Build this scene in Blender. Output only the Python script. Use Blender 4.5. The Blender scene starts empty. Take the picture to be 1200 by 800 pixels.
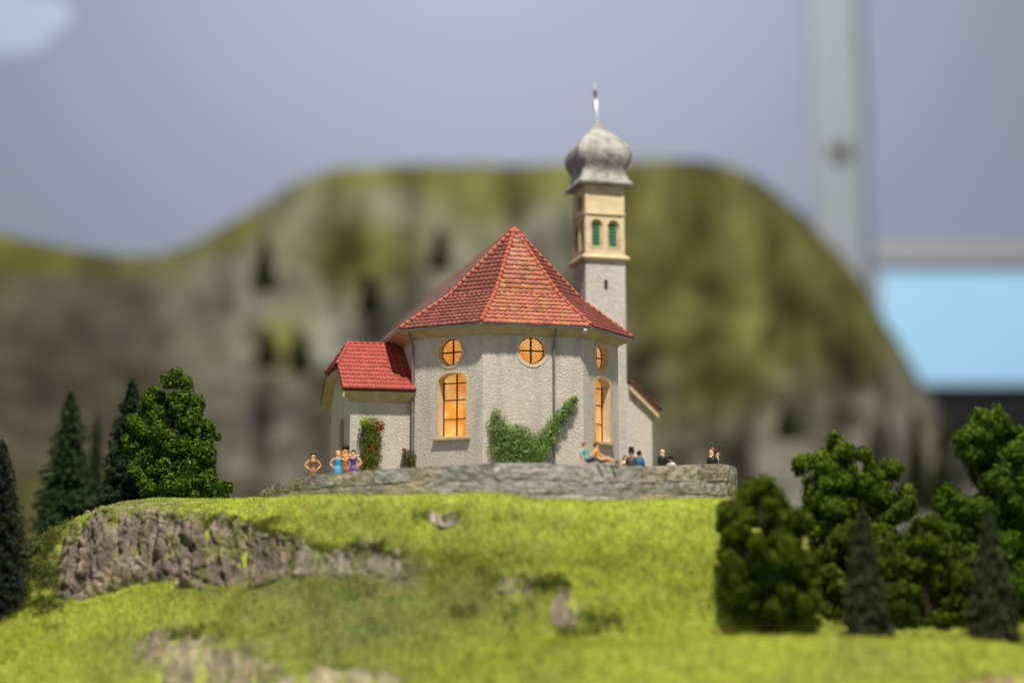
import bpy, bmesh, math, random
import numpy as np
from mathutils import Vector, Matrix, geometry

# ------------------------------------------------------------------ camera, light, exposure
sc = bpy.context.scene
col = sc.collection
F, PITCH, CY = 1700.0, math.atan(240 / 1700.0), -17.0          # focal length in photo pixels, upward tilt, camera distance
cam = bpy.data.cameras.new('camera')
cam_o = bpy.data.objects.new('camera', cam); col.objects.link(cam_o)
cam_o.location = (0, CY, 0); cam_o.rotation_euler = (math.pi / 2 + PITCH, 0, 0)
cam.sensor_width = 36; cam.lens = 36 * F / 1200.0
cam.clip_start = 0.1; cam.clip_end = 400
cam.dof.use_dof = True; cam.dof.focus_distance = 16.75; cam.dof.aperture_fstop = 0.132
sc.camera = cam_o

wd = bpy.data.worlds.new('World'); sc.world = wd; wd.use_nodes = True
bg = wd.node_tree.nodes['Background']
bg.inputs[0].default_value = (0.90, 0.94, 1.0, 1); bg.inputs[1].default_value = 0.33

def lamp(name, loc, target, power, size, colour):
    l = bpy.data.lights.new(name, 'AREA'); l.energy = power; l.size = size; l.color = colour; l.shape = 'DISK'
    o = bpy.data.objects.new(name, l); col.objects.link(o); o.location = loc
    o.rotation_euler = (Vector(target) - Vector(loc)).to_track_quat('-Z', 'Y').to_euler()
    return o
lamp('hall_spotlight', (2.2, -10.8, 23.5), (0, 0, 1.5), 11200, 1.3, (1.0, 0.91, 0.78))
lamp('mountain_fill_lamp', (3.0, 18.0, 48.0), (2, 42, 8), 4200, 9.0, (1.0, 0.95, 0.86))  # unseen overhead fill, added to brighten the mountain
lamp('backdrop_wash_fill', (-2.0, 26.0, 60.0), (-1.0, 76, 20), 36000, 9.0, (0.92, 0.94, 1.0))  # unseen wall-wash fill, added to light the backdrop and leave its corners darker

vs = sc.view_settings
vs.view_transform = 'Standard'; vs.look = 'None'; vs.exposure = 0.0; vs.gamma = 1.0
sc.cycles.use_denoising = True
sc.cycles.max_bounces = 6

# ------------------------------------------------------------------ helpers
rng = np.random.default_rng(7); random.seed(7)
def at(px, py, Y):
    x = (px - 600) / F; y = (400 - py) / F
    dy = math.cos(PITCH) - y * math.sin(PITCH); dz = math.sin(PITCH) + y * math.cos(PITCH)
    t = (Y - CY) / dy
    return Vector((t * x, Y, t * dz))
def proj(P):
    P = np.asarray(P); Y = P[..., 1] - CY
    d = Y * math.cos(PITCH) + P[..., 2] * math.sin(PITCH); u = -Y * math.sin(PITCH) + P[..., 2] * math.cos(PITCH)
    return 600 + F * P[..., 0] / d, 400 - F * u / d

def _hash(ix, iy, iz, s):
    h = (ix * 374761393 + iy * 668265263 + iz * 2147483647 + s * 974711) & 0xFFFFFFFF
    h = ((h ^ (h >> 13)) * 1274126177) & 0xFFFFFFFF
    return ((h ^ (h >> 16)) & 0xFFFF) / 65535.0
def vnoise(P, scale, seed=0):
    P = np.asarray(P, float) * scale + 1000.0
    i = np.floor(P).astype(np.int64); f = P - i; f = f * f * (3 - 2 * f)
    r = 0
    for dx in (0, 1):
        wx = f[..., 0] if dx else 1 - f[..., 0]
        for dy in (0, 1):
            wy = f[..., 1] if dy else 1 - f[..., 1]
            for dz in (0, 1):
                wz = f[..., 2] if dz else 1 - f[..., 2]
                r = r + wx * wy * wz * _hash(i[..., 0] + dx, i[..., 1] + dy, i[..., 2] + dz, seed)
    return r * 2 - 1
def fbm(P, scale, oct=4, seed=0, gain=0.5):
    r, a, t = 0, 1.0, 0.0
    for k in range(oct):
        r = r + a * vnoise(P, scale * 2.03 ** k, seed + k * 17); t += a; a *= gain
    return r / t
def ridged(P, scale, oct=4, seed=0):
    r, a, t = 0, 1.0, 0.0
    for k in range(oct):
        r = r + a * (1 - 2 * np.abs(vnoise(P, scale * 2.1 ** k, seed + k * 31))); t += a; a *= 0.55
    return r / t

def np_mesh(name, V, Fc, tint=None, smooth=False):
    V = np.asarray(V, np.float32); Fc = np.asarray(Fc, np.int32); k = Fc.shape[1]
    me = bpy.data.meshes.new(name)
    me.vertices.add(len(V)); me.vertices.foreach_set('co', V.ravel())
    me.loops.add(Fc.size); me.loops.foreach_set('vertex_index', Fc.ravel())
    me.polygons.add(len(Fc)); me.polygons.foreach_set('loop_start', np.arange(0, Fc.size, k, dtype=np.int32))
    me.polygons.foreach_set('loop_total', np.full(len(Fc), k, np.int32))
    if smooth: me.polygons.foreach_set('use_smooth', np.ones(len(Fc), bool))
    me.update(calc_edges=True)
    if tint is not None: set_tint(me, tint)
    return me
def set_tint(me, tint):
    t = np.ones((len(me.vertices), 4), np.float32); t[:, :3] = tint
    a = me.color_attributes.new('tint', 'FLOAT_COLOR', 'POINT'); a.data.foreach_set('color', t.ravel())
def link(name, me, mt=None, parent=None):
    o = bpy.data.objects.new(name, me); col.objects.link(o)
    if mt is not None and me is not None and len(me.materials) == 0: me.materials.append(mt)
    if parent is not None: o.parent = parent
    return o
def tag(o, label=None, cat=None, group=None, kind=None):
    if label: o['label'] = label
    if cat: o['category'] = cat
    if group: o['group'] = group
    if kind: o['kind'] = kind
    return o
def thing(name, label, cat, loc=(0, 0, 0), rz=0.0, group=None):
    o = bpy.data.objects.new(name, None); col.objects.link(o); o.empty_display_size = 0.1
    o.location = loc; o.rotation_euler = (0, 0, rz)
    return tag(o, label, cat, group)

class MB:
    """collects faces; build() links them as one mesh object"""
    def __init__(s): s.v = []; s.f = []
    def add(s, V, Fs):
        b = len(s.v); s.v += [tuple(p) for p in V]; s.f += [tuple(b + i for i in f) for f in Fs]; return s
    def box(s, c, d, rot=None):
        x, y, z = d[0] / 2, d[1] / 2, d[2] / 2
        P = [Vector((sx * x, sy * y, sz * z)) for sz in (-1, 1) for sy in (-1, 1) for sx in (-1, 1)]
        if rot is not None: P = [rot @ p for p in P]
        c = Vector(c)
        return s.add([p + c for p in P], [(0, 2, 3, 1), (4, 5, 7, 6), (0, 1, 5, 4), (2, 6, 7, 3), (0, 4, 6, 2), (1, 3, 7, 5)])
    def hexa(s, P): return s.add(P, [(0, 3, 2, 1), (4, 5, 6, 7), (0, 1, 5, 4), (1, 2, 6, 5), (2, 3, 7, 6), (3, 0, 4, 7)])
    def tube(s, pts, r, n=8, caps=True):
        pts = [Vector(p) for p in pts]; rs = r if isinstance(r, (list, tuple)) else [r] * len(pts)
        V = []; Fs = []
        for i, p in enumerate(pts):
            d = (pts[min(i + 1, len(pts) - 1)] - pts[max(i - 1, 0)]).normalized()
            a = d.cross(Vector((0, 0, 1)) if abs(d.z) < 0.9 else Vector((0, 1, 0))).normalized(); b = d.cross(a)
            V += [p + rs[i] * (math.cos(2 * math.pi * k / n) * a + math.sin(2 * math.pi * k / n) * b) for k in range(n)]
        for i in range(len(pts) - 1):
            for k in range(n):
                Fs.append((i * n + k, i * n + (k + 1) % n, (i + 1) * n + (k + 1) % n, (i + 1) * n + k))
        if caps: Fs += [tuple(range(n - 1, -1, -1)), tuple((len(pts) - 1) * n + k for k in range(n))]
        return s.add(V, Fs)
    def rings(s, R, caps=True):
        n = len(R[0]); V = [p for r in R for p in r]; Fs = []
        for i in range(len(R) - 1):
            for k in range(n): Fs.append((i * n + k, i * n + (k + 1) % n, (i + 1) * n + (k + 1) % n, (i + 1) * n + k))
        if caps: Fs += [tuple(range(n - 1, -1, -1)), tuple((len(R) - 1) * n + k for k in range(n))]
        return s.add(V, Fs)
    def mesh(s, name, scale=1.0, smooth=False):
        me = bpy.data.meshes.new(name); me.from_pydata([(x * scale, y * scale, z * scale) for x, y, z in s.v], [], s.f)
        bm = bmesh.new(); bm.from_mesh(me); bmesh.ops.recalc_face_normals(bm, faces=bm.faces); bm.to_mesh(me); bm.free()
        if smooth: me.polygons.foreach_set('use_smooth', np.ones(len(me.polygons), bool))
        me.update(); return me
    def build(s, name, mt, parent=None, scale=1.0, smooth=False):
        return link(name, s.mesh(name, scale, smooth), mt, parent)

# ------------------------------------------------------------------ materials
def M(name, base, rough=0.8, spec=0.3, var=(), bump=(), tint=False, objrand=0.0, emit=None, metallic=0.0, coat=0.0):
    """var: (noise scale, colour, from, to, detail, stretch) layers mixed over the base; bump: (kind, scale, strength, distance)"""
    m = bpy.data.materials.new(name); m.use_nodes = True; nt = m.node_tree; N = nt.nodes; L = nt.links
    b = N['Principled BSDF']; b.inputs['Roughness'].default_value = rough
    b.inputs['Specular IOR Level'].default_value = spec; b.inputs['Metallic'].default_value = metallic
    tc = N.new('ShaderNodeTexCoord'); out = None
    if tint:
        a = N.new('ShaderNodeAttribute'); a.attribute_name = 'tint'; out = a.outputs['Color']
        if base is not None:
            mx = N.new('ShaderNodeMix'); mx.data_type = 'RGBA'; mx.blend_type = 'MULTIPLY'; mx.inputs[0].default_value = 1
            L.new(out, mx.inputs[6]); mx.inputs[7].default_value = (*base, 1); out = mx.outputs[2]
    else:
        r = N.new('ShaderNodeRGB'); r.outputs[0].default_value = (*base, 1); out = r.outputs[0]
    for sp in var:
        scl, c2, lo, hi = sp[:4]; det = sp[4] if len(sp) > 4 else 4; st = sp[5] if len(sp) > 5 else None
        co = tc.outputs['Object']
        if st:
            mp = N.new('ShaderNodeMapping'); mp.inputs['Scale'].default_value = st; L.new(co, mp.inputs[0]); co = mp.outputs[0]
        n = N.new('ShaderNodeTexNoise'); n.inputs['Scale'].default_value = scl; n.inputs['Detail'].default_value = det
        L.new(co, n.inputs['Vector'])
        mr = N.new('ShaderNodeMapRange'); mr.inputs[1].default_value = lo; mr.inputs[2].default_value = hi; L.new(n.outputs[0], mr.inputs[0])
        mx = N.new('ShaderNodeMix'); mx.data_type = 'RGBA'; L.new(mr.outputs[0], mx.inputs[0]); L.new(out, mx.inputs[6])
        mx.inputs[7].default_value = (*c2, 1); out = mx.outputs[2]
    if objrand:
        oi = N.new('ShaderNodeObjectInfo'); hs = N.new('ShaderNodeHueSaturation')
        mr = N.new('ShaderNodeMapRange'); mr.inputs[3].default_value = 1 - objrand; mr.inputs[4].default_value = 1 + objrand
        L.new(oi.outputs['Random'], mr.inputs[0]); L.new(mr.outputs[0], hs.inputs['Value']); L.new(out, hs.inputs['Color']); out = hs.outputs[0]
    L.new(out, b.inputs['Base Color'])
    prev = None
    for kind, scl, stg, dist in bump:
        if kind == 'voronoi':
            n = N.new('ShaderNodeTexVoronoi'); n.inputs['Scale'].default_value = scl; h = n.outputs['Distance']
        else:
            n = N.new('ShaderNodeTexNoise'); n.inputs['Scale'].default_value = scl; n.inputs['Detail'].default_value = 6; h = n.outputs[0]
        L.new(tc.outputs['Object'], n.inputs['Vector'])
        bp = N.new('ShaderNodeBump'); bp.inputs['Strength'].default_value = stg; bp.inputs['Distance'].default_value = dist
        L.new(h, bp.inputs['Height'])
        if prev is not None: L.new(prev, bp.inputs['Normal'])
        prev = bp.outputs[0]
    if prev is not None: L.new(prev, b.inputs['Normal'])
    if emit: b.inputs['Emission Color'].default_value = (*emit[0], 1); b.inputs['Emission Strength'].default_value = emit[1]
    return m

stucco = M('grey_roughcast', (0.56, 0.515, 0.445), 0.95, 0.15, var=((3.0, (0.49, 0.455, 0.40), 0.35, 0.75), (26, (0.66, 0.61, 0.53), 0.52, 0.75), (11, (0.26, 0.245, 0.215), 0.70, 0.80), (2.6, (0.40, 0.37, 0.32), 0.52, 0.78, 5, (2.2, 2.2, .5))),
           bump=(('noise', 52, 0.6, 0.019), ('noise', 120, 0.4, 0.008)))
cream = M('cream_plaster', (0.60, 0.49, 0.31), 0.8, 0.25, var=((9, (0.44, 0.33, 0.19), 0.45, 0.75), (40, (0.66, 0.56, 0.40), 0.5, 0.8)), bump=(('noise', 45, 0.35, 0.012),))
cornice_m = M('cornice_cream', (0.47, 0.38, 0.18), 0.75, 0.25, var=((8, (0.33, 0.25, 0.11), 0.42, 0.75),), bump=(('noise', 40, 0.3, 0.01),))
zinc = M('weathered_zinc', (0.30, 0.29, 0.275), 0.55, 0.4, var=((7, (0.16, 0.155, 0.15), 0.42, 0.60), (16, (0.42, 0.39, 0.35), 0.56, 0.74), (30, (0.10, 0.10, 0.10), 0.66, 0.76)),
         bump=(('noise', 14, 0.5, 0.03), ('noise', 40, 0.4, 0.012)))
gutter_m = M('grey_gutter', (0.34, 0.335, 0.32), 0.5, 0.4, var=((12, (0.24, 0.23, 0.21), 0.45, 0.7),))
pipe_m = M('dull_green_downpipe', (0.15, 0.155, 0.135), 0.6, 0.3, var=((10, (0.22, 0.21, 0.18), 0.45, 0.7),))
tile_m = M('clay_roof_tiles', (1, 1, 1), 0.6, 0.22, tint=True, var=((30, (0.30, 0.07, 0.04), 0.58, 0.80),), bump=(('noise', 60, 0.25, 0.008),))
deck_m = M('roof_deck', (0.15, 0.05, 0.035), 0.8)
brown = M('brown_glazing_bar', (0.16, 0.06, 0.025), 0.6)
bark = M('bark', (0.05, 0.035, 0.022), 0.95, bump=(('noise', 30, 0.6, 0.02),))
leaf_m = M('foliage', None, 1.0, 0.04, tint=True)
grass_m = M('grass_blades', None, 0.85, 0.12, tint=True)
louver_m = M('green_louvre', (0.10, 0.30, 0.17), 0.6)
dark_m = M('dark_opening', (0.02, 0.018, 0.015), 0.95)
metal_m = M('spire_metal', (0.75, 0.73, 0.70), 0.3, 0.5, metallic=0.6)

def pane_material():
    m = bpy.data.materials.new('lit_amber_lattice_glass'); m.use_nodes = True; nt = m.node_tree; N = nt.nodes; L = nt.links
    b = N['Principled BSDF']; tc = N.new('ShaderNodeTexCoord')
    uv = N.new('ShaderNodeUVMap'); sep = N.new('ShaderNodeSeparateXYZ'); L.new(uv.outputs[0], sep.inputs[0])
    def mth(op, a, b2=None, v=None):
        n = N.new('ShaderNodeMath'); n.operation = op
        L.new(a, n.inputs[0])
        if b2 is not None: L.new(b2, n.inputs[1])
        elif v is not None: n.inputs[1].default_value = v
        return n.outputs[0]
    s = mth('ADD', sep.outputs[0], sep.outputs[1]); d = mth('SUBTRACT', sep.outputs[0], sep.outputs[1])
    lines = []
    for q in (s, d):
        f = mth('FRACT', mth('MULTIPLY', q, v=0.26)); lines.append(mth('LESS_THAN', f, v=0.27))
    lat = mth('MAXIMUM', lines[0], lines[1])
    n = N.new('ShaderNodeTexNoise'); n.inputs['Scale'].default_value = 5; n.inputs['Detail'].default_value = 3; L.new(tc.outputs['Object'], n.inputs['Vector'])
    cr = N.new('ShaderNodeValToRGB'); L.new(n.outputs[0], cr.inputs[0])
    cr.color_ramp.elements[0].position = 0.40; cr.color_ramp.elements[0].color = (0.92, 0.30, 0.022, 1)
    cr.color_ramp.elements[1].position = 0.62; cr.color_ramp.elements[1].color = (1.0, 0.58, 0.19, 1)
    mx = N.new('ShaderNodeMix'); mx.data_type = 'RGBA'; L.new(lat, mx.inputs[0]); L.new(cr.outputs[0], mx.inputs[6]); mx.inputs[7].default_value = (0.42, 0.16, 0.03, 1)
    L.new(mx.outputs[2], b.inputs['Emission Color']); b.inputs['Emission Strength'].default_value = 0.76
    L.new(mx.outputs[2], b.inputs['Base Color']); b.inputs['Roughness'].default_value = 0.35
    return m
pane_m = pane_material()

# ------------------------------------------------------------------ far background: backdrop wall, column, lit panel, cabinet
Yb = 76.0
backdrop_m = M('painted_backdrop', (0.365, 0.38, 0.462), 0.95, 0.05, var=((0.03, (0.355, 0.37, 0.475), 0.4, 0.6),))
wall = MB().add([(-95, Yb, -12), (95, Yb, -12), (95, Yb, 75), (-95, Yb, 75), (-95, Yb + .4, -12), (95, Yb + .4, -12), (95, Yb + .4, 75), (-95, Yb + .4, 75)],
                [(0, 1, 2, 3), (5, 4, 7, 6), (3, 2, 6, 7)]).build('sky', backdrop_m)
tag(wall, 'plain lavender grey painted backdrop behind the mountain', kind='structure')
# pale blue white patch on the backdrop, cut out as a thin panel
cl = MB(); cpts = []
for k in range(40):
    a = 2 * math.pi * k / 40; r = 1 + 0.16 * math.sin(3 * a + 1) + 0.1 * math.sin(5 * a)
    p = at(14 + 58 * r * math.cos(a), 18 - 46 * r * math.sin(a) + 10 * math.cos(a) , Yb - .06); cpts.append(p)
cl.rings([cpts, [p + Vector((0, .05, 0)) for p in cpts]])
tag(cl.build('pale_backdrop_patch', M('patch_blue_white', (0.52, 0.60, 0.73), 0.95, 0.05)), 'pale blue white patch high on the lavender backdrop, upper left corner', 'cloud')

c0 = at(985, 300, 75.2)
t = thing('support_column', 'tall pale beige column standing before the backdrop beside the lit blue panel', 'column', (c0.x, c0.y, -8))
beige = M('pale_beige_paint', (0.405, 0.405, 0.405), 0.8, 0.2, var=((0.6, (0.385, 0.385, 0.385), 0.4, 0.7),))
w2 = 1.55
MB().rings([[(sx * w2 * k, sy * .5 * k2, z) for sx, sy, k, k2 in ((-1, -1, .8, 1), (1, -1, .8, 1), (1, -1, 1, .8), (1, 1, 1, .8), (1, 1, .8, 1), (-1, 1, .8, 1), (-1, 1, 1, .8), (-1, -1, 1, .8))] for z in (0, 72)]).build('shaft', beige, t)
zc = at(988, 172, 73.5).z + 8
MB().tube([(0.05, -.5, zc - .45), (0.05, -.5, zc + .45)], 0.65, 12).build('junction_box', M('grey_plastic', (0.12, 0.115, 0.10), .7), t)

q0, q1 = at(1030, 318, 66.0), at(1420, 452, 66.0)
t = thing('lit_panel', 'bright light blue lit panel in a pale frame at the right edge', 'panel', (q0.x, 66.0, q1.z))
w_, h_ = q1.x - q0.x, q0.z - q1.z
MB().box((w_ / 2, 0, h_ / 2), (w_, .3, h_)).build('screen', M('lit_blue_screen', (0.30, 0.50, 0.62), .5, var=(), emit=((0.30, 0.52, 0.72), 0.5)), t)
fm = M('pale_frame', (0.42, 0.41, 0.42), .6)
MB().box((w_ / 2, -.02, h_ + 1.15), (w_ + .6, .7, 1.4)).build('frame', fm, t)
MB().box((w_ / 2, -.04, h_ + .22), (w_ + .4, .5, .42)).build('frame', M('grey_frame', (0.22, 0.24, 0.26), .6), t)
MB().box((-.2, -.03, h_ / 2), (.36, .5, h_)).build('frame', fm, t)
q2 = at(1060, 455, 62.0)
t = thing('dark_cabinet', 'black cabinet below the lit blue panel, behind the trees', 'cabinet', (q2.x, 62.0, -8))
cabm = M('black_laminate', (0.018, 0.016, 0.016), .6)
MB().box((9.5, 1.2, (q2.z + 8) / 2), (19.0, 2.4, q2.z + 8)).build('body', cabm, t)
MB().box((9.5, 1.1, q2.z + 8.1), (19.4, 2.8, .18)).build('top', cabm, t)

# ------------------------------------------------------------------ smooth patch surfaces from columns of control points
def gauss1(A, s, axis):
    r = int(3 * s) + 1; k = np.exp(-0.5 * (np.arange(-r, r + 1) / s) ** 2); k /= k.sum()
    pad = [(0, 0)] * A.ndim; pad[axis] = (r, r); B = np.pad(A, pad, mode='edge')
    return np.apply_along_axis(lambda v: np.convolve(v, k, 'valid'), axis, B)
def patch(cols, npx, sub, sx, sy):
    """cols: list of (px, [3D points]) -> grid (rows, cols, 3)"""
    xs = np.array([c[0] for c in cols], float); P = np.array([[tuple(p) for p in c[1]] for c in cols])   # ncol, nrow, 3
    X = np.linspace(xs[0], xs[-1], npx); nr = P.shape[1]
    G = np.zeros((nr, npx, 3))
    for r in range(nr):
        for k in range(3): G[r, :, k] = np.interp(X, xs, P[:, r, k])
    T = np.linspace(0, nr - 1, (nr - 1) * sub + 1); H = np.zeros((len(T), npx, 3))
    i = np.minimum(T.astype(int), nr - 2); f = (T - i)[:, None, None]
    H = G[i] * (1 - f) + G[i + 1] * f
    H = gauss1(H, sy, 0); H = gauss1(H, sx, 1)
    return H
def grid_normals(H):
    du = np.gradient(H, axis=1); dv = np.gradient(H, axis=0)
    n = np.cross(du, dv); n /= np.linalg.norm(n, axis=2, keepdims=True) + 1e-9
    flip = n[..., 1] > 0.3
    if np.mean(n[..., 1]) > 0: n = -n
    return n
def grid_faces(nr, nc, keep=None):
    I = np.arange(nr * nc).reshape(nr, nc)
    Fq = np.stack([I[:-1, :-1], I[1:, :-1], I[1:, 1:], I[:-1, 1:]], -1).reshape(-1, 4)
    if keep is not None:
        k = (keep[:-1, :-1] | keep[1:, :-1] | keep[1:, 1:] | keep[:-1, 1:]).ravel(); Fq = Fq[k]
    return Fq
def compact(V, Fq, *extra):
    u, inv = np.unique(Fq, return_inverse=True)
    return [V[u], inv.reshape(Fq.shape)] + [e[u] for e in extra]

# ------------------------------------------------------------------ the far mountain
crest = [(-900, 300), (-600, 262), (-380, 240), (-240, 246), (-120, 258), (0, 272), (60, 285), (130, 299), (190, 296), (240, 276), (300, 238), (345, 208), (390, 193), (480, 188), (600, 188), (700, 188), (780, 183), (840, 186),
         (880, 200), (920, 228), (960, 264), (1000, 306), (1040, 372), (1070, 428), (1100, 478), (1130, 520), (1170, 600), (1200, 690)]
cols = []
for px, py in crest:
    py -= 5
    Yc = 43.0 if px > 250 else 43.0 - 6.0 * min(1, (250 - px) / 150.0)
    pc = at(px, py, Yc)
    b1 = py + (640 - py) * .33; b2 = py + (640 - py) * .66
    back = pc + Vector((0, 4.2, -.3)); back2 = pc + Vector((0, 10, -11))
    rows = [back2, back, pc, at(px, b1, Yc - 2.0), at(px, b2, Yc - 3.5), at(px, 660, Yc - 6.0), at(px, 760, Yc - 10.0)]
    cols.append((px, rows))
H = patch(cols, 600, 34, 3.5, 6)
Nn = grid_normals(H)
D = 1.1 * fbm(H, 0.19, 3, 3)[..., None] + 0.9 * ridged(H * np.array([1.6, 1, .7]), 0.28, 4, 11)[..., None] + 0.25 * fbm(H, 1.2, 3, 5)[..., None]
edge = np.clip((np.arange(H.shape[0]) - 70) / 40.0, 0.10, 1)[:, None, None]
H2 = H + Nn * D * edge
ppx, ppy = proj(H2)
rock = np.array([0.205, 0.195, 0.150]); moss = np.array([0.128, 0.126, 0.018]); brn = np.array([0.100, 0.087, 0.060]); pale = np.array([0.31, 0.285, 0.225])
t1 = fbm(H2, 0.42, 4, 21); t2 = fbm(H2 * np.array([1.5, 1, .6]), 0.55, 4, 41)
st_ = fbm(H2 * np.array([1.9, 1, .5]), 0.50, 3, 141); C = rock[None, None] * np.clip(1 + 1.0 * t2 + 1.5 * st_, .25, 2.3)[..., None]
m = np.clip((t2 - .05) * 3, 0, 1)[..., None] * .6; C = C * (1 - m) + pale * m
lf = np.clip((330 - ppx) / 180, 0, 1)[..., None] * .9; C = C * (1 - lf) + brn * (1 + .5 * t1[..., None]) * lf
def blob(cx, cy, rx, ry): return np.exp(-(((ppx - cx) / rx) ** 2 + ((ppy - cy) / ry) ** 2))
mm = sum(a * blob(*b) for a, b in ((.9, (430, 300, 80, 45)), (.85, (600, 200, 210, 22)), (.7, (330, 400, 35, 40)), (1.0, (790, 320, 75, 110)), (.8, (830, 215, 130, 50)), (.5, (920, 330, 60, 60)),
     (.6, (860, 430, 60, 60)), (.8, (60, 295, 140, 18)), (.8, (250, 268, 50, 16)), (.6, (40, 620, 70, 60)), (.8, (950, 300, 80, 90)), (.5, (1010, 400, 60, 60)), (.45, (620, 480, 200, 60)), (.5, (560, 250, 50, 40))))
mm = np.clip(mm * 1.5 + .5 * np.exp(-((np.arange(H2.shape[0])[:, None] - 2.1 * 34) / 10.0) ** 2) + .5 * t1 + .06 + .25 * np.clip(Nn[..., 2] - .4, 0, 1), 0, 1)[..., None]
C = C * (1 - .85 * mm) + moss * (1 + .9 * t2[..., None] + .8 * st_[..., None]) * mm * .85
mt_m = M('mountain_rock_and_moss', None, 0.95, 0.1, tint=True, bump=(('noise', 3, 0.6, 0.15),))
o = link('mountain', np_mesh('mountain', H2.reshape(-1, 3), grid_faces(*H2.shape[:2]), np.clip(C * .76, .01, .9).reshape(-1, 3), True), mt_m)
tag(o, 'far rocky mountain with mossy green patches behind the church', kind='structure')
MT = H2

# valley ground between the hill and the mountain
g = MB().add([(-60, 6.0, -2.8), (60, 6.0, -2.8), (60, 75.9, -2.8), (-60, 75.9, -2.8)], [(0, 1, 2, 3)])
tag(g.build('ground', M('valley_floor', (0.06, 0.058, 0.025), .95, .1, var=((1.2, (0.10, 0.085, 0.05), .45, .65),))), 'dark mossy valley floor below the mountain', kind='structure')

# ------------------------------------------------------------------ the near hill
def colm(px, *rows):
    pts = [at(px, py, Y) for py, Y in rows]
    c = pts[0]
    return (px, [c + Vector((0, 11, -4.5)), c + Vector((0, 7.0, -.35)), c + Vector((0, 1.0, -.015))] + pts)
#            crest        cliff top      cliff foot     mid            low            fold           bottom        below
HC = [
 colm(-220, (770, -1.6), (772, -1.65), (775, -1.70), (780, -1.80), (785, -2.0), (790, -2.3), (850, -2.8), (950, -3.6)),
 colm(-60,  (733, -1.5), (735, -1.55), (738, -1.60), (745, -1.75), (760, -2.0), (778, -2.3), (830, -2.8), (950, -3.6)),
 colm(0,    (717, -1.4), (719, -1.45), (722, -1.50), (732, -1.70), (755, -2.0), (778, -2.3), (820, -2.8), (930, -3.6)),
 colm(24,   (700, -1.3), (702, -1.35), (707, -1.42), (722, -1.65), (750, -2.0), (778, -2.3), (820, -2.8), (930, -3.6)),
 colm(40,   (642, -0.7), (652, -1.00), (697, -1.38), (720, -1.65), (750, -2.0), (778, -2.3), (820, -2.8), (930, -3.6)),
 colm(60,   (622, -0.5), (632, -0.95), (697, -1.38), (718, -1.65), (748, -2.0), (776, -2.3), (815, -2.8), (930, -3.6)),
 colm(95,   (604, -0.4), (612, -0.95), (692, -1.40), (715, -1.70), (745, -2.1), (772, -2.4), (812, -2.9), (930, -3.7)),
 colm(135,  (589, -0.4), (601, -1.05), (688, -1.45), (712, -1.75), (742, -2.15), (770, -2.5), (810, -3.0), (930, -3.8)),
 colm(200,  (584, -0.6), (605, -1.20), (676, -1.60), (705, -1.85), (740, -2.2), (770, -2.6), (810, -3.05), (930, -3.8)),
 colm(300,  (581, -1.2), (618, -1.60), (668, -1.85), (700, -2.05), (738, -2.4), (770, -2.75), (810, -3.1), (930, -3.9)),
 colm(360,  (579, -1.6), (628, -1.90), (664, -2.05), (698, -2.25), (738, -2.55), (770, -2.85), (810, -3.2), (930, -4.0)),
 colm(450,  (577, -1.95), (638, -2.20), (664, -2.30), (698, -2.50), (738, -2.75), (770, -3.0), (810, -3.3), (930, -4.1)),
 colm(560,  (575, -2.12), (640, -2.45), (666, -2.55), (700, -2.70), (740, -2.95), (770, -3.2), (810, -3.5), (930, -4.2)),
 colm(640,  (583, -2.15), (640, -2.45), (666, -2.60), (702, -2.80), (748, -3.05), (762, -3.3), (810, -3.6), (930, -4.3)),
 colm(720,  (584, -2.10), (640, -2.40), (668, -2.55), (710, -2.80), (758, -3.05), (757, -3.4), (810, -3.75), (930, -4.4)),
 colm(800,  (582, -1.90), (640, -2.30), (670, -2.45), (715, -2.65), (758, -2.95), (748, -3.45), (808, -3.85), (930, -4.5)),
 colm(870,  (582, -1.55), (640, -2.10), (675, -2.30), (720, -2.50), (762, -2.85), (742, -3.5), (808, -3.9), (930, -4.6)),
 colm(950,  (602, -1.30), (650, -1.90), (690, -2.15), (730, -2.40), (765, -2.80), (739, -3.5), (808, -3.9), (930, -4.6)),
 colm(1050, (650, -1.30), (680, -1.80), (710, -2.10), (738, -2.35), (768, -2.80), (739, -3.5), (808, -3.9), (930, -4.6)),
 colm(1130, (680, -1.40), (700, -1.80), (720, -2.10), (742, -2.35), (770, -2.80), (741, -3.5), (808, -3.9), (930, -4.6)),
 colm(1200, (695, -1.50), (710, -1.80), (728, -2.10), (748, -2.35), (775, -2.80), (749, -3.5), (810, -3.9), (930, -4.6)),
 colm(1420, (740, -1.60), (748, -1.80), (755, -2.10), (768, -2.35), (790, -2.80), (775, -3.5), (825, -3.9), (940, -4.6)),
]
HS = 34
H = patch(HC, 760, HS, 4.5, 7)
Nn = grid_normals(H)
amp = np.clip((np.arange(H.shape[0]) - 2.2 * HS) / (HS * 0.9), 0.0, 1)[:, None]
H = H + Nn * ((0.050 * fbm(H, 1.5, 3, 2) + 0.022 * fbm(H, 6, 3, 8)) * amp)[..., None]
Nn = grid_normals(H)
hx, hy = proj(H)

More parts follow.
